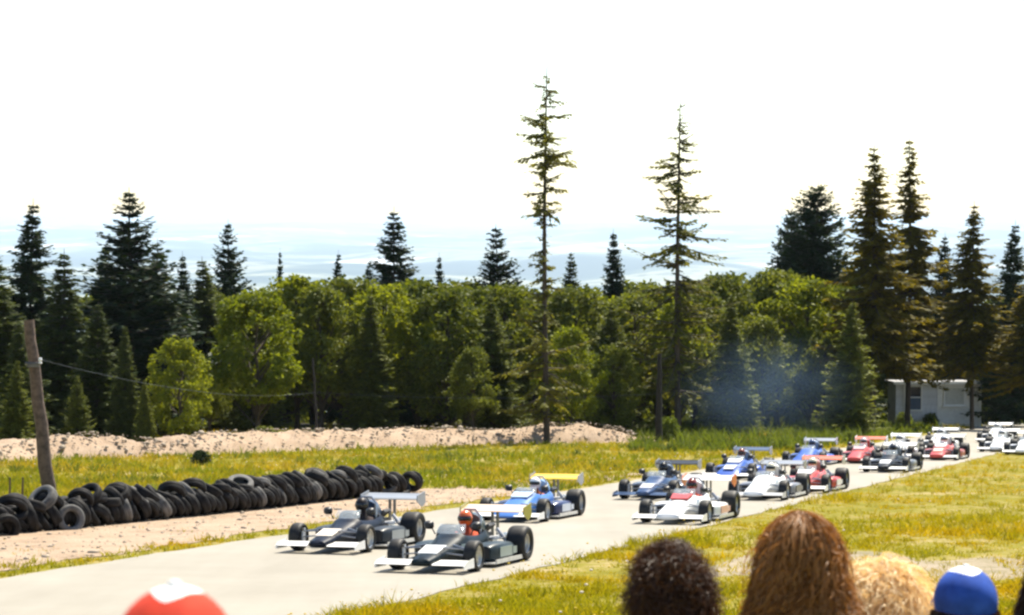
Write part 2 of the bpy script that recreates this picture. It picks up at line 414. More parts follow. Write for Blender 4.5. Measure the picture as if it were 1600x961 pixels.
# ------------------------------------------------------------------ trees
def quads(base, direc, side, length, width):
    """leaf-shaped four-cornered faces; all arrays (n,3) / (n,)"""
    L = direc*length[:, None]; W = side*width[:, None]
    V = np.stack([base, base + L*0.45 + W*0.5, base + L, base + L*0.45 - W*0.5], 1)
    n = len(base); return V.reshape(-1, 3), np.arange(n*4).reshape(n, 4)
def unit(a): return a/np.maximum(np.linalg.norm(a, axis=-1, keepdims=True), 1e-6)
def decid_mesh(seed, n_clump=110, per=75, lobes=1.0, leaf=0.024, low=0.12):
    """unit tree: height 1, radius about .3"""
    r = np.random.default_rng(seed); C = []; R = []
    ph = r.uniform(0, 6.28, 4)
    while len(C) < n_clump:
        th = r.uniform(0, 2*math.pi); z = r.uniform(low, 0.965); t = (z - low)/(1 - low)
        prof = (math.sin(math.pi*min(1, t**0.72*0.97 + .03)))**0.6*0.30*(1 + .22*math.sin(2*th + ph[0] + 5*z) + .16*math.sin(3*th + ph[1] - 7*z))
        rad = prof*math.sqrt(r.uniform(0.25, 1.0))
        C.append((rad*math.cos(th), rad*math.sin(th), z)); R.append(r.uniform(0.035, 0.075)*lobes)
    C = np.array(C); R = np.array(R)
    idx = np.repeat(np.arange(n_clump), per)
    d = unit(r.normal(size=(len(idx), 3))*np.array((1, 1, .85)) + np.array((0, 0, .25)))
    P = C[idx] + d*(R[idx]*r.uniform(0.45, 1.1, len(idx)))[:, None]
    dr = unit(d*0.6 + r.normal(size=d.shape)*0.8 + np.array((0, 0, -0.2)))
    sd_ = unit(np.cross(dr, r.normal(size=d.shape)))
    L = leaf*r.uniform(.7, 1.4, len(idx))
    V, FA = quads(P, dr, sd_, L, L*0.8)
    crown = mesh_np('crown', V, FA)
    mb = MB()
    pts_ = [(0, 0, -0.03)] + [(0.012*math.sin(3*k + ph[2]), 0.012*math.cos(2*k + ph[3]), 0.9*k/6) for k in range(1, 7)]
    mb.tube(pts_, [0.020, 0.016, 0.013, 0.010, 0.008, 0.005, 0.002], 8)
    for c in C[::3]:
        z0 = max(0.08, c[2] - 0.16 - 0.3*np.hypot(c[0], c[1])); k = z0/0.9*6
        b0 = Vector((0.012*math.sin(3*k + ph[2]), 0.012*math.cos(2*k + ph[3]), z0))
        e = Vector(c); mid = (b0 + e)/2 + Vector((0, 0, -0.015))
        mb.tube([b0, mid, e], [0.006, 0.004, 0.0015], 5)
    return crown, mb.mesh('trunk')
def conifer_mesh(seed, aspect=0.2, whorls=40, per=6, start=0.12, droop=0.25, up=0.0, dens=1.0, gap=0.0, taper=0.9, spray=0.041, ragged=0.25, segs=12, profile=None, jit=.55):
    """unit conifer: height 1, half-width 'aspect' at the widest"""
    r = np.random.default_rng(seed); B, D, S, L, W = [], [], [], [], []
    mb = MB(); lean = r.normal(size=2)*0.006
    ax = lambda z: np.array((lean[0]*math.sin(3*z), lean[1]*math.sin(4*z), z))
    zs = [0.0, .1, .25, .4, .55, .7, .85, .97, 1.0]
    mb.tube([(0, 0, -0.03)] + [tuple(ax(z)) for z in zs[1:]], [0.0085*(1 - z)**0.8 + 0.0008 for z in zs], 8)
    for i in range(whorls):
        t = (i + r.uniform(-.3, .3))/whorls
        env = aspect*((1 - t)**taper*(1 - .2*t*t) + 0.016) if profile is None else aspect*profile(t)
        for j in range(per):
            if r.uniform() < gap: continue
            z = start + (0.985 - start)*min(.995, max(0, t + r.normal()*jit/whorls*(1.03 - t)))
            th = r.uniform(0, 2*math.pi); ln = env*r.uniform(1 - 2*ragged, 1 + ragged*.6)
            if ln < 0.008: ln = 0.008
            hd = np.array((math.cos(th), math.sin(th), 0.0)); p0 = ax(z)
            ns = max(2, int(segs*dens*min(1, ln/aspect*1.3) + 1.5))
            sl = -droop*(0.4 + 0.9*(1 - t)) + up*(0.5 + t) + r.normal()*.22*jit/(1 + .5*jit)
            q = np.linspace(0.12, 1, ns)
            pts_ = p0 + hd*(ln*q)[:, None] + np.array((0, 0, 1.0))*((sl*q + (droop*0.55 + up*.4)*q*q)*ln)[:, None]
            if ln > 0.02: mb.tube([tuple(p0), tuple(pts_[len(pts_)//2]), tuple(pts_[-1])], [0.0022, 0.0014, 0.0005], 4, cap=False)
            tang = unit(np.gradient(pts_, axis=0)) if ns > 1 else hd[None]
            lat = np.cross(tang, (0, 0, 1.0)); lat = unit(lat)
            for sg in (-1, 1, 0):
                dd = unit(tang*0.75 + lat*sg*0.85 + np.array((0, 0, -0.28)) + r.normal(size=tang.shape)*0.22)
                B.append(pts_ + r.normal(size=pts_.shape)*0.0025); D.append(dd)
                nn = unit(np.array((0, 0, 1.0)) + r.normal(size=dd.shape)*0.55)
                S.append(unit(np.cross(dd, nn))); k = len(pts_)
                l_ = spray*r.uniform(.6, 1.35, k)*(1.1 - 0.5*q)*(0.40 + 0.60*min(1, ln/aspect*1.6)); L.append(l_); W.append(l_*r.uniform(.38, .62, k))
    B = np.concatenate(B); D = np.concatenate(D); S = np.concatenate(S); L = np.concatenate(L); W = np.concatenate(W)
    V, FA = quads(B, D, S, L, W)
    return mesh_np('crown', V, FA), mb.mesh('trunk')
DEC = [decid_mesh(s, low=lo, per=85) for s, lo in ((11, .14), (12, .30), (13, .22), (14, .34), (15, .26))]
FIR = [conifer_mesh(21, .24, 44, 12, .06, .25, .12, 1.2, ragged=.22, taper=.8), conifer_mesh(22, .25, 34, 13, .06, .15, .30, 1.2, ragged=.3, taper=.75),
       conifer_mesh(23, .20, 48, 12, .06, .35, .05, 1.2, ragged=.2, taper=.8)]
BUSHY = [conifer_mesh(24, .27, 40, 15, .06, .15, .25, 1.3, taper=.55, ragged=.2)]
HEM = [conifer_mesh(31, .195, 48, 9, .24, .42, 0, 1.3, gap=.12, ragged=.35, taper=.8, spray=.033, jit=1.2), conifer_mesh(32, .150, 48, 8, .28, .42, 0, 1.3, gap=.18, ragged=.42, taper=.8, spray=.030, jit=1.2),
       conifer_mesh(33, .19, 46, 9, .30, .40, 0, 1.3, gap=.14, ragged=.35, taper=.75, spray=.034, jit=1.2)]
def thin_prof(t):
    lo = 1.0*max(0, 1 - abs(t - .12)/.28)**.7; hi = .68*max(0, 1 - abs(t - .73)/.25)**.6
    return max(0.06, lo, hi, .30*(1 if .38 < t < .50 else 0), .28*(1 - t) if t > .8 else 0)
SPARSE = [conifer_mesh(41, .130, 50, 9, .08, .22, 0, 1.6, gap=.52, ragged=.5, profile=thin_prof, spray=.0185, jit=3.0),
          conifer_mesh(42, .150, 50, 9, .14, .28, 0, 1.6, gap=.50, ragged=.5, spray=.0175, jit=3.0, profile=lambda t: max(.12, 1 - abs(t - .25)*.9) if t < .8 else .9*(1 - t) + .14)]
def tree(kind, name, px, top, D, wide, mat, label, cat='tree', group=None, bark='bark', sink=0.0, rot=None):
    X = (px - 800)/F*D; zt = at(px, top, D)[2]; zg = gz(X, D) - sink; h = zt - zg
    e = empty(name, (X, D, zg)); e.rotation_euler = (0, 0, random.uniform(0, 6.28) if rot is None else rot)
    e.scale = (h*wide, h*wide, h)
    link('crown', kind[0], mat, e); link('trunk', kind[1], M[bark], e)
    tag(e, label, cat, group); return e

# distinct conifers: (mesh, px, top row, distance, width factor, material, label)
CON = [
 (FIR[0], 50, 310, 128, 1.15, 'fir', 'tall dark fir behind the wooden utility pole'),
 (FIR[1], 205, 292, 127, 1.42, 'fir', 'tallest dark fir on the left, with upswept layered branches'),
 (FIR[1], 355, 343, 146, 1.0, 'fir', 'dark fir top rising above the bright green broadleaf tree'),
 (FIR[2], 285, 392, 136, .85, 'fir', 'narrow dark fir just right of the tallest left fir'),
 (FIR[2], 438, 386, 158, .42, 'fir', 'small thin fir tip left of centre above the broadleaf crowns'),
 (FIR[0], 528, 390, 156, .62, 'fir', 'short fir tip left of the broad central fir'),
 (FIR[0], 615, 322, 150, 1.12, 'fir', 'broad dark fir standing alone above the middle of the broadleaf row'),
 (FIR[0], 577, 402, 152, .62, 'fir', 'low fir tip touching the left side of the broad central fir'),
 (FIR[2], 686, 394, 157, .62, 'fir', 'small pointed fir tip right of the broad central fir'),
 (FIR[1], 775, 350, 150, 1.12, 'fir', 'dark fir with wide spreading branches left of the thin tall tree'),
 (FIR[0], 892, 388, 154, .72, 'fir_mid', 'short fir just right of the thin tall tree'),
 (FIR[2], 958, 356, 152, .86, 'fir', 'dark pointed fir midway between the two tall thin trees'),
 (BUSHY[0], 1278, 283, 156, 1.05, 'fir', 'wide bushy dark fir left of the two tall golden hemlocks'),
 (BUSHY[0], 1236, 322, 158, .72, 'fir', 'lower fir crown on the left flank of the wide bushy fir'),
 (FIR[0], 1475, 362, 160, .8, 'fir', 'dark fir behind the shed between two golden hemlocks'),
 (FIR[0], 1584, 343, 152, .95, 'fir', 'dark fir at the right edge of the photo'),
 (HEM[0], 1365, 222, 139, 1.12, 'hemlock', 'tall golden backlit hemlock with bare lower trunk left of the shed'),
 (HEM[1], 1419, 212, 146, 1.1, 'hemlock', 'slender tall golden hemlock beside the shed, tallest of the pair'),
 (HEM[2], 1521, 313, 143, 1.15, 'hemlock', 'golden hemlock whose dark trunk stands before the right end of the shed'),
 (HEM[2], 1612, 400, 140, 1.35, 'hemlock', 'golden hemlock cut off by the right edge of the photo'),
 (HEM[0], 1470, 455, 166, 1.5, 'hemlock', 'low golden hemlock spreading its boughs over the shed roof'),
 (SPARSE[0], 855, 98, 113, 1.0, 'sparse', 'tallest thin conifer with tufted top and bare middle trunk'),
 (SPARSE[1], 1060, 154, 126, 1.05, 'sparse', 'tall thin conifer with sparse even branches right of centre'),
 (FIR[2], 100, 388, 122, 1.35, 'fir_mid', 'mid green conifer right of the utility pole'),
 (FIR[0], 152, 470, 117, 1.2, 'fir_mid', 'lower green conifer in front of the tallest left fir'),
 (FIR[0], 245, 372, 131, 1.2, 'fir_mid', 'green conifer at the right shoulder of the tallest left fir'),
 (FIR[2], 165, 378, 131, 1.1, 'fir_mid', 'green conifer at the left shoulder of the tallest left fir'),
 (FIR[0], 318, 400, 138, 1.35, 'fir_mid', 'green conifer below the fir top over the bright broadleaf tree'),
 (FIR[0], -8, 392, 118, 1.35, 'fir_mid', 'green conifer at the left edge of the photo'),
 (FIR[2], 30, 500, 112, 1.25, 'fir_mid', 'small green conifer at the foot of the left firs behind the pole'),
 (FIR[2], 195, 505, 114, .9, 'fir_mid', 'young narrow conifer below the tallest left fir'),
]
for m, px, top, D, w, mt, lb in CON:
    tree(m, 'hemlock_tree' if mt == 'hemlock' else 'fir_tree', px, top, D, w, M[mt], lb, group='conifers along the wood')
tree(DEC[0], 'broadleaf_tree', 280, 528, 112, 1.05, M['alder_bright'], 'small light green tree with pale trunk before the dark left firs', bark='bark')
tree(DEC[1], 'broadleaf_tree', 400, 455, 118, 1.10, M['alder_bright'], 'bright yellow-green broadleaf tree, the brightest crown on the left', bark='bark')
tree(DEC[3], 'broadleaf_tree', 462, 432, 130, 1.0, M['alder_bright'], 'light green broadleaf tree behind the brightest left crown', bark='bark')
lab_al = 'green alder in the dense broadleaf row behind the gravel bank'
AL = [(330, 455, 142, 1.1), (500, 450, 128, 1.0), (545, 438, 136, 1.2), (598, 446, 131, 1.1), (650, 442, 138, 1.2), (700, 450, 130, 1.1), (742, 452, 138, 1.2),
      (792, 448, 133, 1.1), (838, 456, 140, 1.2), (900, 452, 134, 1.15), (945, 462, 140, 1.2), (990, 460, 133, 1.1), (1030, 450, 142, 1.2), (1085, 448, 136, 1.15),
      (1130, 432, 142, 1.15), (1175, 432, 150, 1.15), (1216, 424, 148, 1.1), (1262, 440, 143, 1.2), (1305, 445, 150, 1.1),
      (740, 545, 124, 1.0), (960, 540, 125, 1.0), (1120, 540, 130, 1.1), (1190, 500, 138, 1.1), (1290, 520, 140, 1.0),
      (1560, 470, 166, 1.2), (1500, 480, 168, 1.2), (1400, 470, 166, 1.2)]
for i, (px, top, D, w) in enumerate(AL):
    tree(DEC[i % 5], 'alder_tree', px, top, D, w, M['alder_bright'] if i % 7 == 3 else M['alder'], lab_al, group='alders behind the gravel bank', bark='bark')
for i, px in enumerate(range(345, 1345, 47)):
    if i % 4 == 1:
        tree(FIR[i % 3], 'fir_tree', px, random.uniform(448, 472), 127, 1.15, M['alder'], 'green conifer standing among the alders of the broadleaf row', group='conifers among the alders'); continue
    tree(DEC[(i*2 + 1) % 5], 'alder_tree', px + random.uniform(-10, 10), random.uniform(440, 464), 150 + (i*5 % 4)*3, 1.35, M['alder'], lab_al, group='alders behind the gravel bank')
for i, (px, top, D, w, lb) in enumerate(((25, 560, 106, 1.1, 'olive young tree at the foot of the firs behind the utility pole'), (120, 585, 108, 1.0, 'olive young tree low before the firs right of the utility pole'),
                                         (225, 590, 109, 1.0, 'olive young tree beside the small light green tree'), (325, 575, 120, 1.0, 'olive young tree between the small and the brightest light green trees'))):
    tree(FIR[i % 3] if i < 3 else DEC[i], 'young_tree', px, top, D, w, M['alder'], lb)
tree(DEC[2], 'broadleaf_tree', 890, 515, 119, .95, M['alder_bright'], 'yellow-green leafy tree at the foot of the tallest thin conifer', bark='bark')
tree(DEC[4], 'broadleaf_tree', 1062, 470, 131, .9, M['alder_bright'], 'yellow-green leafy tree around the trunk of the sparse thin conifer', bark='bark')
# a deep wood behind, seen only as darkness between the trunks
k = 0
for px in range(-40, 1680, 62):
    D = 172 + 8*((k*7) % 3); k += 1
    tree(DEC[k % 5] if k % 3 else FIR[k % 3], 'forest_tree', px + random.uniform(-15, 15), random.uniform(462, 482), D, 1.25 if k % 3 else 1.6, M['alder'] if k % 3 else M['fir'],
         'tree deep in the dark wood behind the front row', group='trees deep in the wood')

n = 26000
px_ = rng.uniform(-120, 1720, n); D_ = rng.uniform(163, 180, n); X_ = (px_ - 800)/F*D_
P_ = np.stack([X_, D_, ground_z(X_, D_) + rng.uniform(0, 1, n)**1.4*(3.6 + np.sin(X_*.9))], 1)
dr_ = unit(rng.normal(size=(n, 3)) + np.array((0, 0, .4))); L_ = .42*rng.uniform(.6, 1.4, n)
V_, F_ = quads(P_, dr_, unit(np.cross(dr_, rng.normal(size=(n, 3)))), L_, L_*.6)
tag(link('forest_undergrowth', mesh_np('forest_undergrowth', V_, F_), M['alder']), 'dark tangled undergrowth filling the wood between the trunks', 'undergrowth', kind='stuff')

# shrubs
def shrub_mesh(seed):
    r = np.random.default_rng(seed); n = 1500
    th = r.uniform(0, 6.28, n); z = r.uniform(0.08, 1, n)**.8; rad = .55*np.sqrt(np.clip(1 - (z - .3)**2*1.6, 0.02, 1))*np.sqrt(r.uniform(.2, 1, n))*(1 + .25*np.sin(3*th + seed))
    P = np.stack([rad*np.cos(th), rad*np.sin(th), z*(1 + .12*np.sin(5*th))], 1)
    dr = unit(r.normal(size=(n, 3)) + np.array((0, 0, .5))); s_ = unit(np.cross(dr, r.normal(size=(n, 3)))); L = .13*r.uniform(.6, 1.4, n)
    V, FA = quads(P, dr, s_, L, L*.55)
    mb = MB()
    for q in range(7):
        a = r.uniform(0, 6.28); mb.tube([(0, 0, -.05), (.15*math.cos(a), .15*math.sin(a), .4), (.3*math.cos(a), .3*math.sin(a), .85)], [.015, .011, .004], 5)
    return mesh_np('foliage', V, FA), mb.mesh('stem')
SH = [shrub_mesh(s) for s in (1, 2, 3)]
SHR = [(1100, 676, 1.35, 1.0, 'leafy light green shrub at the foot of the sparse thin conifer'), (1046, 690, 1.1, 1.0, 'low green shrub beside the dark weathered pole'),
       (1240, 672, 1.1, 1.2, 'wide green shrub in the meadow below the smoke'), (1165, 682, .8, 1.2, 'low shrub in the meadow left of the wide green shrub'),
       (1310, 668, .9, 1.3, 'shrub left of the tall golden hemlock trunk'), (1345, 672, .7, 1.2, 'small shrub at the foot of the tall golden hemlock'),
       (1412, 668, .9, 1.1, 'pale green bush in front of the shed window'), (1455, 667, .8, 1.1, 'low bush in front of the middle of the shed'),
       (1585, 664, 1.3, 1.2, 'bright green bush at the right edge behind the last cars'),
       (416, 702, .62, 1.6, 'olive bush growing on the gravel bank'), (313, 727, .5, 1.3, 'dark round bush in the meadow behind the tyre wall'), (425, 680, .9, .8, 'yellow-green sapling behind the gravel bank'),
       (1330, 692, .5, 1.3, 'small tuft-like bush beside the far red car')]
for i, (px, py, h, w, lb) in enumerate(SHR):
    p = hit(px, py); e = empty('shrub', (p[0], p[1], gz(p[0], p[1])))
    if 'on the gravel bank' in lb: e.location.z += .35
    e.scale = (h*w, h*w, h); e.rotation_euler = (0, 0, i*1.3)
    mt = M['fir'] if lb.startswith('dark round') else M['alder'] if lb.startswith('olive') else M['shrub']
    link('foliage', SH[i % 3][0], mt, e); link('stem', SH[i % 3][1], M['bark'], e)
    tag(e, lb, 'bush', 'shrubs in the meadow')

# ------------------------------------------------------------------ grass
def vnoise(x, y, s):
    return (np.sin(x*s*1.3 + 2*np.sin(y*s*.7)) + np.sin(y*s*1.1 + 1.7*np.sin(x*s*.9 + 1)) + np.sin((x + y)*s*2.3)*.6 + np.sin((x*1.7 - y)*s*3.7)*.4)/3.0
def grass(name, pts, hts, mat, label, blades=7, wid=.02, lean=.5):
    n = len(pts); idx = np.repeat(np.arange(n), blades); k = len(idx)
    base = pts[idx] + np.concatenate([rng.normal(size=(k, 2))*.07, np.full((k, 1), -.02)], 1)
    d = unit(np.concatenate([rng.normal(size=(k, 2))*lean, np.ones((k, 1))], 1))
    s_ = unit(np.cross(d, rng.normal(size=(k, 3)))); L = hts[idx]*rng.uniform(.5, 1.3, k)
    tipd = unit(d + np.concatenate([rng.normal(size=(k, 2))*.5, np.full((k, 1), -.25)], 1))
    w = (wid*rng.uniform(.6, 1.4, k))[:, None]
    mid = base + d*(L*.55)[:, None]; tip = mid + tipd*(L*.5)[:, None]
    V = np.stack([base - s_*w*.6, base + s_*w*.6, mid + s_*w*.45, mid - s_*w*.45, tip], 1).reshape(-1, 3)
    o = np.arange(k)*5
    q = np.stack([o, o+1, o+2, o+3], 1); t = np.stack([o+3, o+2, o+4, o+4], 1)
    me = bpy.data.meshes.new(name); me.vertices.add(len(V)); me.vertices.foreach_set('co', V.astype(np.float32).ravel())
    t3 = t[:, :3]; me.loops.add(7*k)
    li = np.concatenate([q, t3], 1).ravel(); me.loops.foreach_set('vertex_index', li.astype(np.int32))
    me.polygons.add(2*k); ls = np.stack([np.arange(k)*7, np.arange(k)*7 + 4], 1).ravel(); me.polygons.foreach_set('loop_start', ls.astype(np.int32))
    me.update(calc_edges=True)
    tag(link(name, me, mat), label, 'grass', kind='stuff')
def pick(px0, px1, py0, py1, n, cond):
    """points seen in that part of the picture, spread evenly over the picture, on the ground plane"""
    px = rng.uniform(px0, px1, n); py = rng.uniform(py0, py1, n)
    P = np.array([hit(a, c) for a, c in zip(px, py)]); P[:, 2] = ground_z(P[:, 0], P[:, 1])
    u, v = road_uv(P[:, 0], P[:, 1]); return P[cond(u, v, P[:, 0], P[:, 1])]
bare = lambda x, y: vnoise(x, y, .55) + .35*vnoise(x + 40, y, 1.9)
Pr = pick(440, 1720, 690, 1010, 26000, lambda u, v, x, y: (u > RW - .02 + .22*vnoise(x, y, 1.5)) & (bare(x, y) < .30 + .5*rng.uniform(size=len(x)) - .15*sstep(39, 33, y)) & ~(in_path(x, y) & (rng.uniform(size=len(x)) < .86)))
grass('verge_grass', Pr, rng.uniform(.05, .20, len(Pr))*(1 + .9*vnoise(Pr[:, 0], Pr[:, 1], .4) + .7*vnoise(Pr[:, 0] + 3, Pr[:, 1], 1.7)).clip(.3, 2.6), M['grass'], 'yellow-green grass covering the verge on the near side of the road', 10, .015)
def left_ok(u, v, x, y):
    wu = np.interp(v, [p[1] for p in wall_uv], [p[0] for p in wall_uv])
    near = (u > wu - .6) & (v < 27)
    return (u < -RW - .2) & ~near
Pl = pick(-160, 1720, 650, 800, 30000, left_ok)
grass('meadow_grass', Pl, rng.uniform(.10, .34, len(Pl))*(1 + .7*vnoise(Pl[:, 0], Pl[:, 1], .5)).clip(.35, 2.2), M['grass_left'], 'tall green and yellow meadow grass between tyre wall and gravel bank', 7, .026)
Ps = pick(-160, 900, 760, 930, 9000, lambda u, v, x, y: (u < -RW - .05) & (u > -RW - .95 - .5*vnoise(x, y, .9)) & (v < 40))
grass('roadside_grass', Ps, rng.uniform(.05, .17, len(Ps)), M['grass'], 'strip of short grass between gravel shoulder and road', 7, .018)
Pg = pick(-160, 760, 760, 900, 1500, lambda u, v, x, y: (u < -RW - .9) & (vnoise(x, y, .8) > .1) & left_ok(u - 50, v, x, y))
grass('gravel_weeds', Pg[::2], rng.uniform(.04, .12, len(Pg[::2])), M['grass'], 'sparse weeds poking through the gravel shoulder', 5, .015)
Pw = pick(985, 1720, 655, 706, 5200, lambda u, v, x, y: (u < -RW - .8) & (vnoise(x, y, .35) > -.35))
grass('tall_weeds', Pw, rng.uniform(.25, .75, len(Pw))*(1 + .6*vnoise(Pw[:, 0], Pw[:, 1], .6)).clip(.4, 2), M['shrub'], 'tall green weeds at the back of the meadow below the smoke', 9, .05, .45)
Pw = pick(-100, 1000, 698, 772, 3600, lambda u, v, x, y: left_ok(u, v, x, y) & (vnoise(x + 7, y, .45) > .28))
grass('meadow_weeds', Pw, rng.uniform(.15, .42, len(Pw)), M['shrub'], 'clumps of darker green weeds in the meadow behind the tyre wall', 8, .04, .5)
# flower heads
def flowers(name, P, mat, label, s0, s1, lift):
    n = len(P); sz = rng.uniform(s0, s1, n); c = P + np.stack([np.zeros(n), np.zeros(n), rng.uniform(*lift, n)], 1)
    V = (ICV[None]*sz[:, None, None]*np.array((1, 1, .6)) + c[:, None]).reshape(-1, 3)
    FA = (ICF[None] + (np.arange(n)*len(ICV))[:, None, None]).reshape(-1, 3)
    tag(link(name, mesh_np(name, V, FA), mat), label, 'flowers', kind='stuff')
M['petal_white'] = plain('pale_petals', (0.62, 0.55, 0.45), .8); M['petal_yellow'] = plain('yellow_petals', (0.62, 0.42, 0.03), .8)
flowers('pale_wildflowers', np.concatenate([Pl[(vnoise(Pl[:, 0], Pl[:, 1], .6) > .25)][::16], Pr[::260]]), M['petal_white'], 'pale wildflower heads dotted through the grass', .015, .035, (.12, .34))
flowers('yellow_wildflowers', np.concatenate([Pl[::40], Pr[(vnoise(Pr[:, 0] + 9, Pr[:, 1], .5) > .1)][::7]]), M['petal_yellow'], 'yellow wildflower heads dotted through the grass', .012, .028, (.10, .28))

# ------------------------------------------------------------------ tyre wall
def tyre_mesh(Ro, Ri, w, seg=28, tread=True):
    h = w/2; sh = min(.03, h*.3)
    prof = [(Ri, -h*.62), (Ri + .012, -h*.86), ((Ri + Ro)/2, -h), (Ro - sh, -h*.94), (Ro - .008, -h*.74), (Ro, -h*.45)]
    if tread: prof += [(Ro, -h*.12), (Ro - .012, -h*.09), (Ro - .012, h*.09), (Ro, h*.12)]
    prof += [(Ro, h*.45), (Ro - .008, h*.74), (Ro - sh, h*.94), ((Ri + Ro)/2, h), (Ri + .012, h*.86), (Ri, h*.62), (Ri + .02, h*.5), (Ro - .05, h*.6), (Ro - .035, 0), (Ro - .05, -h*.6), (Ri + .02, -h*.5)]
    mb = MB(); mb.lathe(prof, seg, 'y', closed=True); return mb.mesh('tyre', True, 50)
TY = [tyre_mesh(.315, .175, .20), tyre_mesh(.295, .165, .18), tyre_mesh(.335, .19, .23)]
def put_tyre(c, axis, scale=1.0, k=0, mat='old_tyre', label=None):
    o = link('tyre', TY[k], M[mat]); a = Vector(axis).normalized()
    o.rotation_mode = 'QUATERNION'
    o.rotation_quaternion = Vector((0, 1, 0)).rotation_difference(a); o.location = c; o.scale = (scale,)*3
    tag(o, label or 'black used tyre packed on edge in the long tyre wall', 'tyre', 'tyres of the wall'); return o
def wall_tyre(s_, z, off, tilt, yaw=0.0, roll=0.0, **kw):
    """tilt: lean from upright along the wall; off: towards the trees"""
    p, d = wall_pos(s_); n_ = Vector((-d[1], d[0], 0)); d3 = Vector((d[0], d[1], 0))
    ax = d3*math.cos(tilt) + Vector((0, 0, 1))*math.sin(tilt) + n_*yaw
    x, y = p[0] + n_.x*off, p[1] + n_.y*off
    return put_tyre((x, y, gz(x, y) + z), ax, **kw)
s_ = 0.1; i = 0
while s_ < WALL_LEN - .9:
    if s_ > WALL_LEN - 4 and random.random() < .3: s_ += .3; continue
    k = i % 3; R = (.315, .295, .335)[k]; tl = math.radians(34 + random.uniform(-9, 9)*(2.2 if s_ < 8 else 1))
    wall_tyre(s_, R*math.cos(tl) + .10*math.sin(tl), random.uniform(-.06, .08), tl, random.uniform(-.55, .25) - (random.uniform(0, .9) if s_ < 8 else 0), k=k, mat='grey_tyre' if random.random() < .10 else 'old_tyre')
    i += 1; s_ += .265 + random.uniform(-.02, .04)
s_ = 0.25
while s_ < WALL_LEN - 2.4:
    if random.random() < (.12 if s_ < WALL_LEN - 6 else .35): s_ += .3; continue
    k = i % 3; R = (.315, .295, .335)[k]; tl = math.radians(56 + random.uniform(-14, 14)*(2.4 if s_ < 8 else 1))
    wall_tyre(s_, .40 + R*math.cos(tl)*.66 + .06*math.sin(tl) + random.uniform(-.02, .05), .12 + random.uniform(-.08, .10), tl, random.uniform(-.75, .45), k=k, mat='grey_tyre' if random.random() < .12 else 'old_tyre')
    i += 1; s_ += .33 + random.uniform(-.03, .05)
s_ = 0.1
while s_ < WALL_LEN - 2.2:
    k = i % 3; R = (.315, .295, .335)[k]; tl = math.radians(30 + random.uniform(-9, 9))
    wall_tyre(s_, R*math.cos(tl) + .10*math.sin(tl), .60 + random.uniform(-.06, .08), tl, random.uniform(-.3, .3), k=k)
    i += 1; s_ += .50 + random.uniform(-.03, .05)
def px_tyre(px, py, off, axis, k, mat, label, lift=0):
    """a tyre at a pixel: found on the vertical plane through the wall's line"""
    d = ray(px, py); best = None
    for q in np.linspace(0, WALL_LEN, 900):
        p, dd = wall_pos(q); x, y = p[0] - dd[1]*off, p[1] + dd[0]*off
        e = abs(x/y - d[0]/d[1])
        if best is None or e < best[0]: best = (e, x, y)
    _, x, y = best; z = d[2]/d[1]*y
    put_tyre((x, y, z), axis, 1.0, k, mat, label)
px_tyre(375, 757, .20, (.15, -.42, .9), 2, 'grey_tyre', 'tyre coloured sunlit grey, lying flat on top of the wall near its middle')  # grey of its sunlit top is painted over the whole tyre
px_tyre(110, 811, -.32, (.55, -.80, .18), 0, 'grey_tyre', 'grey-walled tyre leaning against the front of the wall, showing its hole')
px_tyre(66, 780, .12, (-.45, -.62, .75), 2, 'grey_tyre', 'grey tyre tilted on top of the wall right below the utility pole')
px_tyre(138, 774, .12, (-.35, -.62, .75), 0, 'old_tyre', 'tyre lying tilted on the wall second to the right of the utility pole')
px_tyre(182, 770, .12, (-.10, -.62, .80), 1, 'old_tyre', 'tyre lying tilted on the wall third to the right of the utility pole')
px_tyre(24, 794, .05, (.40, -.72, .60), 2, 'old_tyre', 'wide tyre tilted forward on the wall near the left edge of the photo')
px_tyre(8, 826, -.30, (.55, -.75, -.15), 0, 'old_tyre', 'tyre standing at the front foot of the wall at the left edge')
px_tyre(494, 746, .15, (.3, -.4, .85), 2, 'old_tyre', 'tyre lying on the hump of the wall above the dark blue car')
px_tyre(607, 757, .0, (-.2, -.85, .5), 1, 'grey_tyre', 'grey tyre near the thin right end of the wall')
px_tyre(646, 752, .2, (.5, -.8, .2), 1, 'old_tyre', 'last tyre of the wall, standing at its right end')
px_tyre(625, 764, .1, (.3, -.5, .8), 0, 'old_tyre', 'tyre lying low between the last two standing tyres of the wall')

# ------------------------------------------------------------------ poles, wire, stakes, shed
def pole(name, bx, by, tx, ty, r0, r1, mat, label, cat, insul=False):
    p = hit(bx, by); D = p[1]; t = at(tx, ty, D); e = empty(name, p)
    e.location.z = gz(p[0], p[1]); mb = MB(); v = Vector(t) - Vector(e.location); n = 9
    mb.tube([v*(k/n) + Vector((.02*math.sin(k*2.1), .02*math.cos(k*1.3), -.3 if k == 0 else 0)) for k in range(n+1)], [r0 + (r1 - r0)*k/n for k in range(n+1)], 12)
    link('shaft', mb.mesh('shaft'), mat, e); tag(e, label, cat)
    return e, v
pe, pv = pole('utility_pole', 79, 792, 45, 500, .19, .135, M['pole'], 'leaning brown wooden utility pole behind the tyre wall', 'pole')
ip = pv*.76
mb = MB(); mb.box(ip + Vector((.02, -.16, 0)), (.30, .10, .10)); mb.tube([ip + Vector((-.2, -.12, .05)), ip + Vector((.22, -.2, .05))], .035, 8)
link('bracket', mb.mesh('bracket'), M['dark_metal'], pe)
mb = MB(); mb.lathe([(0.0, .16), (.035, .15), (.05, .10), (.03, .06), (.05, .02), (.02, 0)], 12, 'z')
io = link('insulator', mb.mesh('insulator'), M['white'], pe); io.location = ip + Vector((.2, -.2, .04))
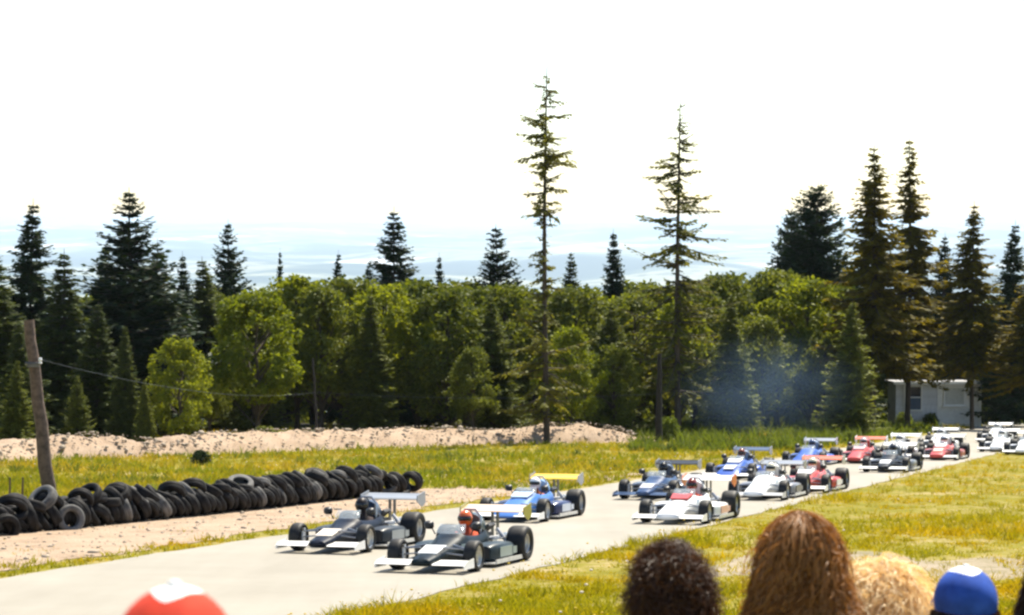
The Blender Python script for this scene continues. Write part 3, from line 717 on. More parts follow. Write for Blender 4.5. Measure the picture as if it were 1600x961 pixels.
pe2, pv2 = pole('utility_pole', 497, 700, 489, 560, .07, .05, M['dark_pole'], 'thin distant utility pole before the dark alders left of centre', 'pole')
pe3, pv3 = pole('dead_tree_trunk', 1029, 692, 1031, 552, .19, .10, M['dark_pole'], 'black dead tree trunk standing in the meadow left of the sparse conifer', 'tree trunk')
mb = MB()
for zf, an, ln in ((.55, .4, .5), (.7, 2.8, .45), (.85, 5.0, .35), (.93, 1.2, .3)):
    b0 = pv3*zf; mb.tube([b0, b0 + Vector((ln*math.cos(an), ln*.3*math.sin(an), .12))], [.035, .01], 6)
link('branch_stub', mb.mesh('branch_stub'), M['dark_pole'], pe3)
a = Vector(pe.location) + ip + Vector((.2, -.2, .15)); c = Vector(pe2.location) + pv2*.62
mb = MB(); mb.tube([a + (c - a)*t - Vector((0, 0, 1.3*4*t*(1 - t)*.35)) for t in np.linspace(0, 1, 25)], .0042, 6)
wo = link('overhead_wire', mb.mesh('overhead_wire'), M['wire']); tag(wo, 'thin overhead wire sagging between the wooden pole and the distant thin pole', 'wire', 'overhead wires')
a2 = c; c2 = Vector(pe3.location) + pv3*.55
mb = MB(); mb.tube([a2 + (c2 - a2)*t - Vector((0, 0, .25*4*t*(1 - t))) for t in np.linspace(0, 1, 25)], .0042, 6)
wo = link('overhead_wire', mb.mesh('overhead_wire'), M['wire']); tag(wo, 'thin overhead wire running right from the distant thin pole', 'wire', 'overhead wires')
for px, lb in ((15, 'short brown stake behind the tyre wall, nearer the left edge'), (35, 'short brown stake behind the tyre wall, nearer the utility pole')):
    p = hit(px, 800); mb = MB(); mb.tube([(0, 0, -.2), (.01, 0, .5), (.02, 0, .85)], [.03, .028, .02], 7)
    o = link('wooden_stake', mb.mesh('wooden_stake'), M['pole']); o.location = (p[0], p[1], gz(p[0], p[1])); tag(o, lb, 'stake', 'stakes behind the tyre wall')

def build_shed():
    D = 152.0; p = at(1466, 600, D); X = p[0]; zg = gz(X, D); ppm = F/D
    e = empty('shed', (X, D, zg)); tag(e, 'small pale grey wooden shed under the golden hemlocks at right', 'shed')
    top = at(1466, 600, D)[2] - zg
    W = 133/ppm; wall = plain('shed_boards', (0.60, 0.61, 0.64), .8, var=.15, scale=2.5); pale = plain('pale_panel', (0.80, 0.79, 0.75), .7, var=.08)
    x0 = -W/2
    mb = MB(); mb.box((0, 1.6, top/2 - .2), (W, 3.2, top + .4)); link('wall', mb.mesh('wall', False), wall, e)
    for k in range(int(W/.3)):                                         # vertical boards
        xb = x0 + .15 + k*.3
        o = link('board', BOARD(top), wall, e); o.location = (xb, -.012 - .006*(k % 2), top/2)
    mb = MB(); mb.box((0, 1.5, top + .06), (W + .35, 3.7, .10), Matrix.Rotation(math.radians(-2), 3, 'X')); rf = link('roof', mb.mesh('roof', False), plain('roof_felt', (.30, .30, .30), .9), e)
    mb = MB(); mb.box((0, -.36, top + .07), (W + .4, .05, .16)); link('fascia', mb.mesh('fascia', False), pale, rf)
    def framed(name, xa, xb, ya, yb, fm, pm):
        cx = ((xa + xb)/2 - 1466)/ppm; w = (xb - xa)/ppm; za = at(1466, yb, D)[2] - zg; zb = at(1466, ya, D)[2] - zg; t_ = .09
        f = MB(); cz = (za + zb)/2; h = zb - za
        f.box((cx, -.06, zb - t_/2), (w, .10, t_)).box((cx, -.06, za + t_/2), (w, .10, t_)).box((cx - w/2 + t_/2, -.06, cz), (t_, .098, h - 2*t_)).box((cx + w/2 - t_/2, -.06, cz), (t_, .098, h - 2*t_))
        o = link(name, f.mesh(name, False), fm, e)
        g = MB(); g.box((cx, -.045, cz), (w - 2*t_, .03, h - 2*t_)); link('pane' if 'window' in name else 'panel', g.mesh('pane', False), pm, o); return o, cx, cz, w, h
    glass = plain('blue_glass', (.05, .09, .16), .15)
    o, cx, cz, w, h = framed('window', 1412, 1441, 602, 642, pale, glass)
    g = MB(); g.box((cx, -.07, cz + .05), (w - .2, .03, .06)); link('glazing_bar', g.mesh('bar', False), pale, o)
    g = MB(); g.box((cx, -.045, cz + h*.26), (w - .24, .055, h*.35)); link('dark_pane', g.mesh('dark_pane', False), M['visor'], o)
    mb = MB(); mb.box(((1498 - 1466)/ppm, -.03, top/2), (66/ppm, .05, top - .04)); pn = link('pale_front', mb.mesh('pale_front', False), pale, e)
    o, cx, cz, w, h = framed('hatch', 1474, 1508, 604, 634, pale, plain('hatch_board', (.52, .52, .47), .8))
    o.location.y = -.03
    g = MB(); g.box((cx, -.13, cz - h/2 - .03), (w + .2, .22, .05)); link('ledge', g.mesh('ledge', False), pale, o)
    mb = MB(); mb.box((W/2 - .05, -.05, top/2), (.16, .09, top)); link('corner_post', mb.mesh('corner_post', False), M['white'], e)
_bd = {}
def BOARD(h):
    if 'b' not in _bd:
        mb = MB(); mb.box((0, 0, 0), (.285, .02, h - .02)); _bd['b'] = mb.mesh('board', False)
    return _bd['b']
build_shed()

# ------------------------------------------------------------------ racing cars   (local: +X forward, +Y left, +Z up)
def sring(x, w, z0, z1, n=2.6, k=28, dip=None):
    pts_ = []
    for i in range(k):
        a = 2*math.pi*(i + .5)/k; c, s2 = math.cos(a), math.sin(a)
        y = w*math.copysign(abs(c)**(2/n), c); z = (z0 + z1)/2 + (z1 - z0)/2*math.copysign(abs(s2)**(2/n), s2)
        if dip and s2 > 0 and abs(y) < dip[0]: z = dip[1]
        pts_.append((x, y, z))
    return pts_
def body_mesh(style):
    mb = MB()
    if style == 'narrow':
        st = [(2.00, .08, .15, .20), (1.96, .17, .12, .24), (1.75, .21, .11, .29), (1.45, .235, .10, .36), (1.1, .26, .10, .43), (.75, .30, .09, .52), (.50, .33, .09, .60)]
    elif style == 'wedge':
        st = [(1.95, .16, .11, .15), (1.88, .34, .10, .20), (1.65, .39, .10, .29), (1.35, .36, .10, .39), (1.05, .34, .10, .48), (.75, .34, .09, .57), (.50, .35, .09, .64)]
    else:
        st = [(2.02, .16, .12, .17), (1.97, .27, .10, .24), (1.7, .29, .10, .33), (1.4, .29, .10, .41), (1.05, .30, .10, .48), (.75, .33, .09, .57), (.50, .36, .09, .63)]
    top = st[-1][3]; w = st[-1][1]
    rings = [sring(*s) for s in st]
    rings += [sring(.44, w + .005, .09, top, dip=(.235, .36)), sring(.2, w + .015, .09, top - .02, dip=(.25, .32)), sring(-.15, w + .02, .09, top - .03, dip=(.25, .30)), sring(-.42, w + .01, .09, top + .02, dip=(.24, .34)),
              sring(-.47, w, .09, top + .04), sring(-.75, w - .06, .09, top - .02), sring(-.9, w - .14, .12, top - .12)]
    mb.loft(rings); return mb.mesh('body', True, 32)
def airfoil(chord, thick, camber, y0, y1, aoa):
    up = [(0, 0), (.05, .5), (.2, .9), (.45, 1.0), (.75, .6), (1, .06)]
    prof = [(x, t_*thick - camber*4*x*(1 - x)) for x, t_ in up] + [(x, -t_*thick*.35 - camber*4*x*(1 - x)) for x, t_ in reversed(up[1:])]
    ca, sa = math.cos(aoa), math.sin(aoa); rings = []
    for y in (y0, y1): rings.append([(-x*chord*ca, y, x*chord*sa + z) for x, z in prof])
    mb = MB(); mb.loft(rings); return mb
CM = {}
for s in ('narrow', 'wedge', 'broad'): CM['body_'+s] = body_mesh(s)
mb = airfoil(.38, .03, .025, .2, .80, math.radians(9)); CM['front_wing'] = mb.mesh('front_wing', True, 40)
mb = airfoil(.38, .03, .025, -.80, -.2, math.radians(9)); CM['front_wing_r'] = mb.mesh('front_wing', True, 40)
mb = MB(); mb.add([(.05, -.006, -.06), (.06, -.006, .0), (-.05, -.006, .06), (-.42, -.006, .10), (-.44, -.006, -.06), (.05, .006, -.06), (.06, .006, .0), (-.05, .006, .06), (-.42, .006, .10), (-.44, .006, -.06)],
                  [(0,1,2,3,4), (9,8,7,6,5), (0,5,6,1), (1,6,7,2), (2,7,8,3), (3,8,9,4), (4,9,5,0)]); CM['fw_end'] = mb.mesh('endplate', False)
mb = airfoil(.42, .04, .04, -.60, .60, math.radians(14)); CM['rear_wing'] = mb.mesh('rear_wing', True, 40)
mb = MB(); mb.add([(.02, -.009, -.04), (.0, -.009, .08), (-.42, -.009, .15), (-.44, -.009, -.08), (-.26, -.009, -.16), (.02, .009, -.04), (.0, .009, .08), (-.42, .009, .15), (-.44, .009, -.08), (-.26, .009, -.16)],
                  [(0,1,2,3,4), (9,8,7,6,5), (0,5,6,1), (1,6,7,2), (2,7,8,3), (3,8,9,4), (4,9,5,0)]); CM['rw_end'] = mb.mesh('endplate', False)
mb = MB(); mb.box((-1.76, .05, .60), (.13, .014, .52)).box((-1.76, -.05, .60), (.13, .014, .52)); CM['wing_post'] = mb.mesh('wing_post', False)
for sg, nm in ((1, 'l'), (-1, 'r')):
    mb = MB(); rr = []
    for x, a_, b_, z0, z1 in ((.42, .34, .70, .12, .36), (.30, .34, .77, .10, .40), (-.1, .34, .79, .09, .41), (-.55, .32, .78, .09, .39), (-.80, .28, .72, .10, .33), (-.90, .26, .60, .12, .28)):
        c_ = (a_ + b_)/2; q = sring(x, (b_ - a_)/2, z0, z1, 4.0, 20); rr.append([(p[0], sg*(p[1] + c_), p[2]) for p in q])
    mb.loft(rr); CM['pod_'+nm] = mb.mesh('sidepod', True, 35)
    mb = MB(); mb.box((.425, sg*.52, .24), (.03, .30, .17)); CM['intake_'+nm] = mb.mesh('radiator_intake', False)
    mb = MB(); mb.tube([(.42, sg*.33, .55), (.44, sg*.40, .69)], .012, 6); mb.loft([sring(.50, .05, .67, .75, 3, 12), sring(.46, .085, .64, .78, 3, 12), sring(.42, .088, .635, .785, 3, 12)])
    mb.v = [(x, y + (sg*.44 if i >= 12 else 0), z) for i, (x, y, z) in enumerate(mb.v)]
    CM['mirror_'+nm] = mb.mesh('mirror', True, 40)
    mb = MB()
    for p in (((1.45, .20, .40), (1.27, .63, .36)), ((1.05, .24, .42), (1.27, .63, .36)), ((1.5, .20, .16), (1.27, .64, .16)), ((1.0, .26, .15), (1.27, .64, .16)), ((1.35, .2, .30), (1.33, .62, .26))):
        mb.tube([(x, sg*y, z) for x, y, z in p], .015, 6)
    CM['fsus_'+nm] = mb.mesh('front_suspension')
    mb = MB()
    for p in (((-.8, .26, .40), (-1.2, .55, .42)), ((-1.45, .16, .44), (-1.2, .55, .42)), ((-.75, .28, .16), (-1.2, .56, .17)), ((-1.5, .14, .16), (-1.2, .56, .17)), ((-1.2, .12, .30), (-1.2, .55, .30))):
        mb.tube([(x, sg*y, z) for x, y, z in p], .018, 6)
    mb.tube([(-1.28, sg*.2, .55), (-1.25, sg*.48, .25)], [.045, .04], 8)
    CM['rsus_'+nm] = mb.mesh('rear_suspension')
    mb = MB(); mb.box((1.27, sg*.555, .26), (.03, .02, .34)).box((1.30, sg*.56, .27), (.10, .03, .20)); CM['duct_'+nm] = mb.mesh('brake_duct', False)
    mb = MB(); rr = []
    for x, y in ((-.62, .20), (-.95, .30), (-1.4, .24), (-1.85, .2)): rr.append((x, sg*y, .42))
    CM['exh_'+nm] = (lambda: (MB().tube(rr, [.03, .035, .035, .045], 8)).mesh('exhaust_pipe'))()
mb = MB(); mb.loft([sring(-.46, .20, .40, .86, 2.6, 20), sring(-.62, .20, .40, .88, 2.6, 20), sring(-.85, .16, .40, .74, 2.6, 20), sring(-1.1, .09, .42, .58, 2.4, 20)]); CM['cover'] = mb.mesh('engine_cover', True, 35)
mb = MB(); mb.tube([(-.44, -.20, .5), (-.44, -.19, .82), (-.44, -.10, .94), (-.44, .10, .94), (-.44, .19, .82), (-.44, .20, .5)], .022, 8).tube([(-.44, 0, .93), (-.95, .12, .45)], .018, 6); CM['hoop'] = mb.mesh('roll_hoop')
mb = MB(); mb.box((-.92, 0, .33), (.42, .36, .36)).box((-.92, .0, .54), (.38, .20, .12))
for q in range(4): mb.tube([(-.78 - .09*q, .10, .54), (-.78 - .09*q, .24, .66)], [.028, .036], 8)
CM['engine'] = mb.mesh('engine', True, 30)
mb = MB(); mb.loft([sring(-1.1, .14, .16, .44, 3, 16), sring(-1.3, .13, .15, .42, 3, 16), sring(-1.6, .09, .18, .38, 3, 16), sring(-1.78, .06, .2, .34, 3, 16)]); CM['gearbox'] = mb.mesh('gearbox', True, 35)
mb = MB()
rr = [[], []]
for q in range(13):
    a_ = math.radians(-72 + 12*q); rr[0].append((.50 + .22*math.cos(a_), .29*math.sin(a_), .585)); rr[1].append((.36 + .18*math.cos(a_), .25*math.sin(a_), .735))
mb.loft([rr[0], rr[1], [(x - .006, y*.97, z) for x, y, z in rr[1]], [(x - .012, y*.97, z) for x, y, z in rr[0]]], cap=False, closed=False); CM['screen'] = mb.mesh('windscreen', True, 60)
mb = MB(); prof = [(.135 + .016*math.cos(a_), .016*math.sin(a_)) for a_ in np.linspace(0, 2*math.pi, 9)[:-1]]
mb.lathe(prof, 20, 'y', closed=True)
mb.box((0, 0, 0), (.26, .012, .03)); CM['steer'] = mb.mesh('steering_wheel')
CM['ftyre'] = tyre_mesh(.262, .168, .235, 32, False); CM['rtyre'] = tyre_mesh(.312, .168, .36, 32, False)
def rim_mesh(w):
    mb = MB(); h = w/2*.72
    mb.lathe([(.172, -h), (.160, -h*.9), (.150, 0), (.160, h*.9), (.176, h), (.165, h*.82), (.150, h*.5), (.05, h*.42), (.035, h*.62), (0.001, h*.64)], 24, 'y')
    for q in range(6):
        a_ = q*math.pi/3; mb.box((.10*math.cos(a_), h*.5, .10*math.sin(a_)), (.12, .03, .035), Matrix.Rotation(-a_, 3, 'Y'))
    return mb.mesh('rim', True, 35)
for sg, nm in ((1, 'l'), (-1, 'r')):
    mb = MB(); mb.box((-.12, sg*.789, .25), (.62, .012, .17)); mb.box((-.62, sg*.775, .24), (.20, .012, .12)); CM['side_'+nm] = mb.mesh('side_panel', False)
    mb = MB(); mb.box((.62, sg*.318, .36), (.34, .012, .11), Matrix.Rotation(-sg*.13, 3, 'Z')); CM['cowl_'+nm] = mb.mesh('cowl_decal', False)
CM['frim'] = rim_mesh(.235); CM['rrim'] = rim_mesh(.36)
mb = MB(); mb.lathe([(0.001, -.06), (.10, -.06), (.10, -.03), (.04, -.03), (.04, .05), (.001, .05)], 16, 'y'); CM['hub'] = mb.mesh('wheel')
mb = MB(); mb.add([(1.66, -.17, .325), (1.22, -.19, .425), (1.22, .19, .425), (1.66, .17, .325), (1.66, -.17, .30), (1.22, -.19, .40), (1.22, .19, .40), (1.66, .17, .30)],
                  [(0,1,2,3), (7,6,5,4), (0,4,5,1), (1,5,6,2), (2,6,7,3), (3,7,4,0)]); CM['panel'] = mb.mesh('number_panel', False)
mb = MB(); mb.add([(.98, -.20, .492), (.62, -.24, .585), (.62, .24, .585), (.98, .20, .492), (.98, -.20, .46), (.62, -.24, .55), (.62, .24, .55), (.98, .20, .46)],
                  [(0,1,2,3), (7,6,5,4), (0,4,5,1), (1,5,6,2), (2,6,7,3), (3,7,4,0)]); CM['stripe'] = mb.mesh('bonnet_panel', False)
mb = MB(); mb.box((-.2, .815, .10), (1.35, .02, .07)).box((-.2, -.815, .10), (1.35, .02, .07)).box((-.2, 0, .075), (1.5, 1.62, .025)); CM['floor'] = mb.mesh('floor_pan', False)
glass, nt, b = new_mat('screen_glass'); b.inputs['Base Color'].default_value = (.55, .62, .66, 1); b.inputs['Roughness'].default_value = .05; b.inputs['Alpha'].default_value = .22
glass2 = noise(nt, 4.0); nt.links.new(ramp(nt, glass2.outputs['Fac'], [(0, (.5, .58, .62)), (1, (.6, .66, .7))]).outputs['Color'], b.inputs['Base Color'])

def skin_mesh(name, verts, edges, radii, sub=2):
    me = bpy.data.meshes.new(name); me.from_pydata(verts, edges, []); me.update()
    o = bpy.data.objects.new(name, me); COL.objects.link(o)
    o.modifiers.new('skin', 'SKIN')
    if not me.skin_vertices: 
        bm = bmesh.new(); bm.from_mesh(me); bm.verts.layers.skin.verify(); bm.to_mesh(me); bm.free()
    for sv, r in zip(me.skin_vertices[0].data, radii): sv.radius = (r, r) if not hasattr(r, '__len__') else r
    me.skin_vertices[0].data[0].use_root = True
    ss = o.modifiers.new('sub', 'SUBSURF'); ss.levels = sub; ss.render_levels = sub
    bpy.context.view_layer.update()
    dg = bpy.context.evaluated_depsgraph_get()
    out = bpy.data.meshes.new_from_object(o.evaluated_get(dg)); out.name = name
    bpy.data.objects.remove(o); bpy.data.meshes.remove(me)
    out.polygons.foreach_set('use_smooth', np.ones(len(out.polygons), bool)); return out
def driver_mesh():
    v = [(-.12, 0, .23), (-.20, 0, .35), (-.26, 0, .48), (-.24, 0, .60), (-.21, 0, .68), (-.19, 0, .78)]; e = [(0,1), (1,2), (2,3), (3,4), (4,5)]; r = [.13, .13, (.17, .12), .07, .06, .085]
    for sg in (-1, 1):
        o = len(v); v += [(-.25, sg*.17, .52), (.02, sg*.24, .42), (.27, sg*.15, .47), (.34, sg*.13, .53)]; e += [(2, o), (o, o+1), (o+1, o+2), (o+2, o+3)]; r += [.075, .052, .04, .045]
        o = len(v); v += [(-.05, sg*.09, .22), (.36, sg*.10, .38), (.80, sg*.08, .22), (.92, sg*.08, .27)]; e += [(0, o), (o, o+1), (o+1, o+2), (o+2, o+3)]; r += [.085, .065, .045, .035]
    return skin_mesh('person', v, e, r, 1)
DRV = driver_mesh()
def helmet_meshes():
    def sh(scale, lo, hi, fr):
        mb = MB(); rows = []
        for i in range(13):
            t = lo + (hi - lo)*i/12; row = []
            for k in range(25):
                a_ = -fr + 2*fr*k/24
                rad = math.sin(t); x = .150*rad*math.cos(a_)*scale; y = .128*rad*math.sin(a_)*scale; z = .150*math.cos(t)*scale
                if z < -.05: x *= .94
                row.append((x, y, z))
            rows.append(row)
        mb.loft(rows, cap=False, closed=False); return mb
    shell = sh(1, .02, 2.35, math.pi).mesh('helmet', True, 0); vis = sh(1.03, 1.28, 1.80, math.radians(75)).mesh('visor', True, 0)
    return shell, vis
HEL, VIS = helmet_meshes()

R_FWD = Vector((-RD[0], -RD[1], 0))
def car_matrix(ref_local, px, py, yaw=0.0):
    f = Matrix.Rotation(yaw, 3, 'Z') @ R_FWD
    f = (f - NRM*f.dot(NRM)).normalized(); l = NRM.cross(f)
    R = Matrix((f, l, NRM)).transposed()
    h = ref_local[2]*NRM.z
    p = Vector(hit(px, py, 0.014 + h))
    # the ray meets the plane raised by the height of the reference point
    return Matrix.Translation(p - R @ Vector(ref_local)) @ R.to_4x4()
LF, RF_, WG = (1.25, .80, 0), (1.25, -.80, 0), (-1.8, 0, .95)
def car(style, ref, px, py, label, dlabel, body, fw, rw, end, pod, helmet, suit, panel=None, stripe=None, cover=None, yaw=0.0, rimc=None, trim=None):
    mw = car_matrix(ref, px, py, yaw)
    e = empty('racing_car'); e.matrix_world = mw; tag(e, label, 'racing car', 'racing cars on the track')
    u, v = road_uv(mw.translation.x, mw.translation.y); print('CAR', label[:40], 'u=%.2f v=%.1f D=%.1f' % (u, v, mw.translation.y))
    P = lambda nm, key, mat, par=e: link(nm, CM[key], mat, par)
    bo = P('body', 'body_'+style, paint(body)); P('windscreen', 'screen', glass)
    P('floor_pan', 'floor', M['alu'])
    for s2 in ('l', 'r'):
        w = P('front_wing', 'front_wing' if s2 == 'l' else 'front_wing_r', paint(fw)); w.location = (1.98, 0, .145)
        ep = link('endplate', CM['fw_end'], paint(fw), w); ep.location = (0, .80 if s2 == 'l' else -.80, 0)
        sp = P('sidepod', 'pod_'+s2, paint(pod)); link('radiator_intake', CM['intake_'+s2], M['black'], sp)
        if trim: link('side_panel', CM['side_'+s2], paint(trim), sp); link('cowl_decal', CM['cowl_'+s2], paint(trim), bo)
        P('mirror', 'mirror_'+s2, M['black']); P('front_suspension', 'fsus_'+s2, M['steel']); P('rear_suspension', 'rsus_'+s2, M['steel'])
        P('brake_duct', 'duct_'+s2, M['white']); P('exhaust_pipe', 'exh_'+s2, M['steel'])
    w = P('rear_wing', 'rear_wing', paint(rw)); w.location = (-1.58, 0, .84)
    for sg in (-1, 1):
        ep = link('endplate', CM['rw_end'], paint(end), w); ep.location = (0, sg*.61, 0)
    P('wing_post', 'wing_post', M['dark_metal']); P('engine_cover', 'cover', paint(cover or body)); P('roll_hoop', 'hoop', M['steel'])
    P('engine', 'engine', M['dark_metal']); P('gearbox', 'gearbox', M['alu'])
    st = P('steering_wheel', 'steer', M['black']); st.location = (.37, 0, .54); st.rotation_euler = (0, 0, math.pi/2); st.rotation_euler = (math.radians(20), 0, math.pi/2)
    if panel:
        pn = P('number_panel', 'panel', paint(panel)); pn.location.z = {'narrow': 0, 'wedge': .03, 'broad': .045}[style]
    if stripe:
        sp = P('bonnet_panel', 'stripe', paint(stripe)); sp.location.z = {'narrow': 0, 'wedge': .05, 'broad': .045}[style]
    for x, y, rr_, tk, rk in ((1.25, .69, .262, 'ftyre', 'frim'), (1.25, -.69, .262, 'ftyre', 'frim'), (-1.2, .67, .312, 'rtyre', 'rrim'), (-1.2, -.67, .312, 'rtyre', 'rrim')):
        w = P('wheel', 'hub', M['dark_metal']); w.location = (x, y, rr_)
        w.rotation_euler = (0, 0, 0 if y > 0 else math.pi)
        link('tyre', CM[tk], M['tyre'], w); link('rim', CM[rk], rimc or M['rim'], w)
    d = link('person', DRV, None); DRV.materials.clear() if False else None
    if len(DRV.materials) == 0: DRV.materials.append(paint(suit, .8))
    d.material_slots[0].link = 'OBJECT'; d.material_slots[0].material = cloth(suit)
    d.matrix_world = mw.copy(); tag(d, dlabel, 'person', 'drivers in the racing cars')
    h = link('helmet', HEL, paint(helmet, .2), d); h.location = (-.19, 0, .795); link('visor', VIS, M['visor'], h)
    return e
_cl = {}
def cloth(c):
    k = tuple(c)
    if k not in _cl: _cl[k] = plain('cloth', c, .9, var=.15, scale=8, spec=.2)
    return _cl[k]
W_ = (.80, .79, .75); NAVY = (.005, .008, .018); BLK = (.010, .012, .016); BLUE = (.055, .17, .48); ROYAL = (.035, .10, .42); RED = (.52, .055, .035); ORG = (.62, .13, .03); SIL = (.26, .27, .28); YEL = (.78, .50, .01); GRN = (.004, .010, .013); DKB = (.02, .05, .13)
car('narrow', LF, 750, 893, 'black racing car leading nearest the camera, with orange and cream rear wing', 'driver in orange helmet in the nearest black racing car', GRN, W_, (.80, .60, .45), (.30, .28, .05), (.028, .042, .050), ORG, (.40, .07, .03), W_, None, (.06, .09, .10), trim=(.26, .32, .31))
car('narrow', LF, 580, 863, 'dark blue racing car at the far left of the field, with grey rear wing', 'driver in black helmet in the leftmost dark blue car', NAVY, W_, SIL, SIL, (.035, .042, .050), (.02, .015, .015), (.04, .03, .03), (.78, .68, .55), None, (.03, .055, .10), trim=(.22, .25, .26))
car('wedge', LF, 857, 815, 'sky blue racing car with yellow rear wing', 'driver in white helmet in the sky blue car with yellow wing', BLUE, W_, YEL, SIL, (.02, .03, .10), W_, (.30, .10, .05), None, (.55, .66, .78), (.20, .36, .62), trim=(.50, .55, .62))
car('broad', LF, 1110, 818, 'white racing car with red bonnet panel and orange wing ends', 'driver in dark red helmet in the white car with red bonnet', W_, W_, W_, ORG, W_, (.20, .03, .015), (.35, .05, .03), None, RED, W_, trim=(.70, .40, .33))
car('narrow', RF_, 970, 779, 'dark blue racing car with black rear wing behind the white and red car', 'driver in black helmet in the dark blue car with black wing', DKB, (.02, .05, .12), BLK, SIL, (.10, .12, .15), BLK, (.03, .03, .04), (.50, .50, .55), None, (.14, .16, .20))
car('wedge', RF_, 1105, 748, 'blue and white racing car with dark rear wing in mid field', 'driver in brown-red helmet in the blue and white car', ROYAL, W_, (.04, .06, .10), SIL, ROYAL, (.22, .06, .03), (.05, .10, .30), W_, W_, (.30, .38, .46))
car('broad', LF, 1232, 781, 'all white racing car just behind the white and red one', 'driver in cream helmet in the all white car', W_, (.45, .45, .44), SIL, SIL, (.20, .20, .21), (.72, .66, .50), (.30, .20, .18), None, None, W_, trim=(.10, .10, .11))
car('broad', LF, 1297, 770, 'red racing car with white nose and orange-red rear wing on the near side', 'driver in cream helmet in the red car with white nose', RED, W_, ORG, (.40, .40, .38), RED, (.76, .70, .48), (.40, .08, .06), W_, W_, (.55, .30, .26), trim=W_)
car('wedge', RF_, 1224, 727, 'bright blue racing car with silver rear wing behind the blue and white one', 'driver in dark blue helmet in the bright blue car with silver wing', ROYAL, W_, SIL, (.30, .32, .38), ROYAL, (.10, .13, .22), (.05, .12, .35), None, None, (.32, .38, .48))
car('broad', LF, 1372, 724, 'far red racing car with orange wing on the left side of the track', 'driver in pink-white helmet in the far red car', RED, W_, ORG, W_, RED, (.76, .60, .56), (.45, .08, .06), None, (.6, .35, .33), RED)
car('narrow', LF, 1421, 738, 'black racing car with wide white front wing and white nose tip', 'driver in dark helmet in the black car with white front wing', BLK, W_, W_, SIL, (.16, .17, .18), (.06, .06, .07), (.05, .05, .05), W_, None, (.45, .45, .44))
car('broad', WG, 1416, 677, 'white racing car half hidden behind the black car with white front wing', 'driver in white helmet in the white car behind the black one', W_, W_, W_, W_, W_, W_, (.6, .6, .58), None, None, W_)
car('broad', LF, 1499, 719, 'red and white racing car on the near side among the last cars', 'driver in white helmet in the red and white car among the last', RED, W_, W_, W_, (.40, .08, .05), W_, (.40, .10, .08), (.80, .55, .40), W_, W_)
car('broad', WG, 1478, 668, 'white racing car half hidden behind the red and white car', 'driver in pale helmet in the white car behind the red and white one', W_, W_, W_, SIL, W_, (.70, .68, .66), (.5, .5, .5), None, None, W_)
car('broad', LF, 1588, 706, 'foremost white racing car of the group at the right edge', 'driver in white helmet in the foremost white car at the right edge', W_, W_, W_, W_, W_, W_, (.6, .6, .6), None, None, W_)
car('broad', WG, 1564, 660, 'rearmost white racing car in the distance by the right edge', 'driver in white helmet in the rearmost white car', W_, W_, W_, SIL, W_, W_, (.5, .5, .5), None, None, W_)
car('broad', WG, 1612, 673, 'white racing car cut off by the right edge of the photo', 'driver in grey helmet in the white car cut off by the right edge', W_, W_, W_, SIL, (.5, .5, .5), SIL, (.4, .4, .4), None, None, W_)

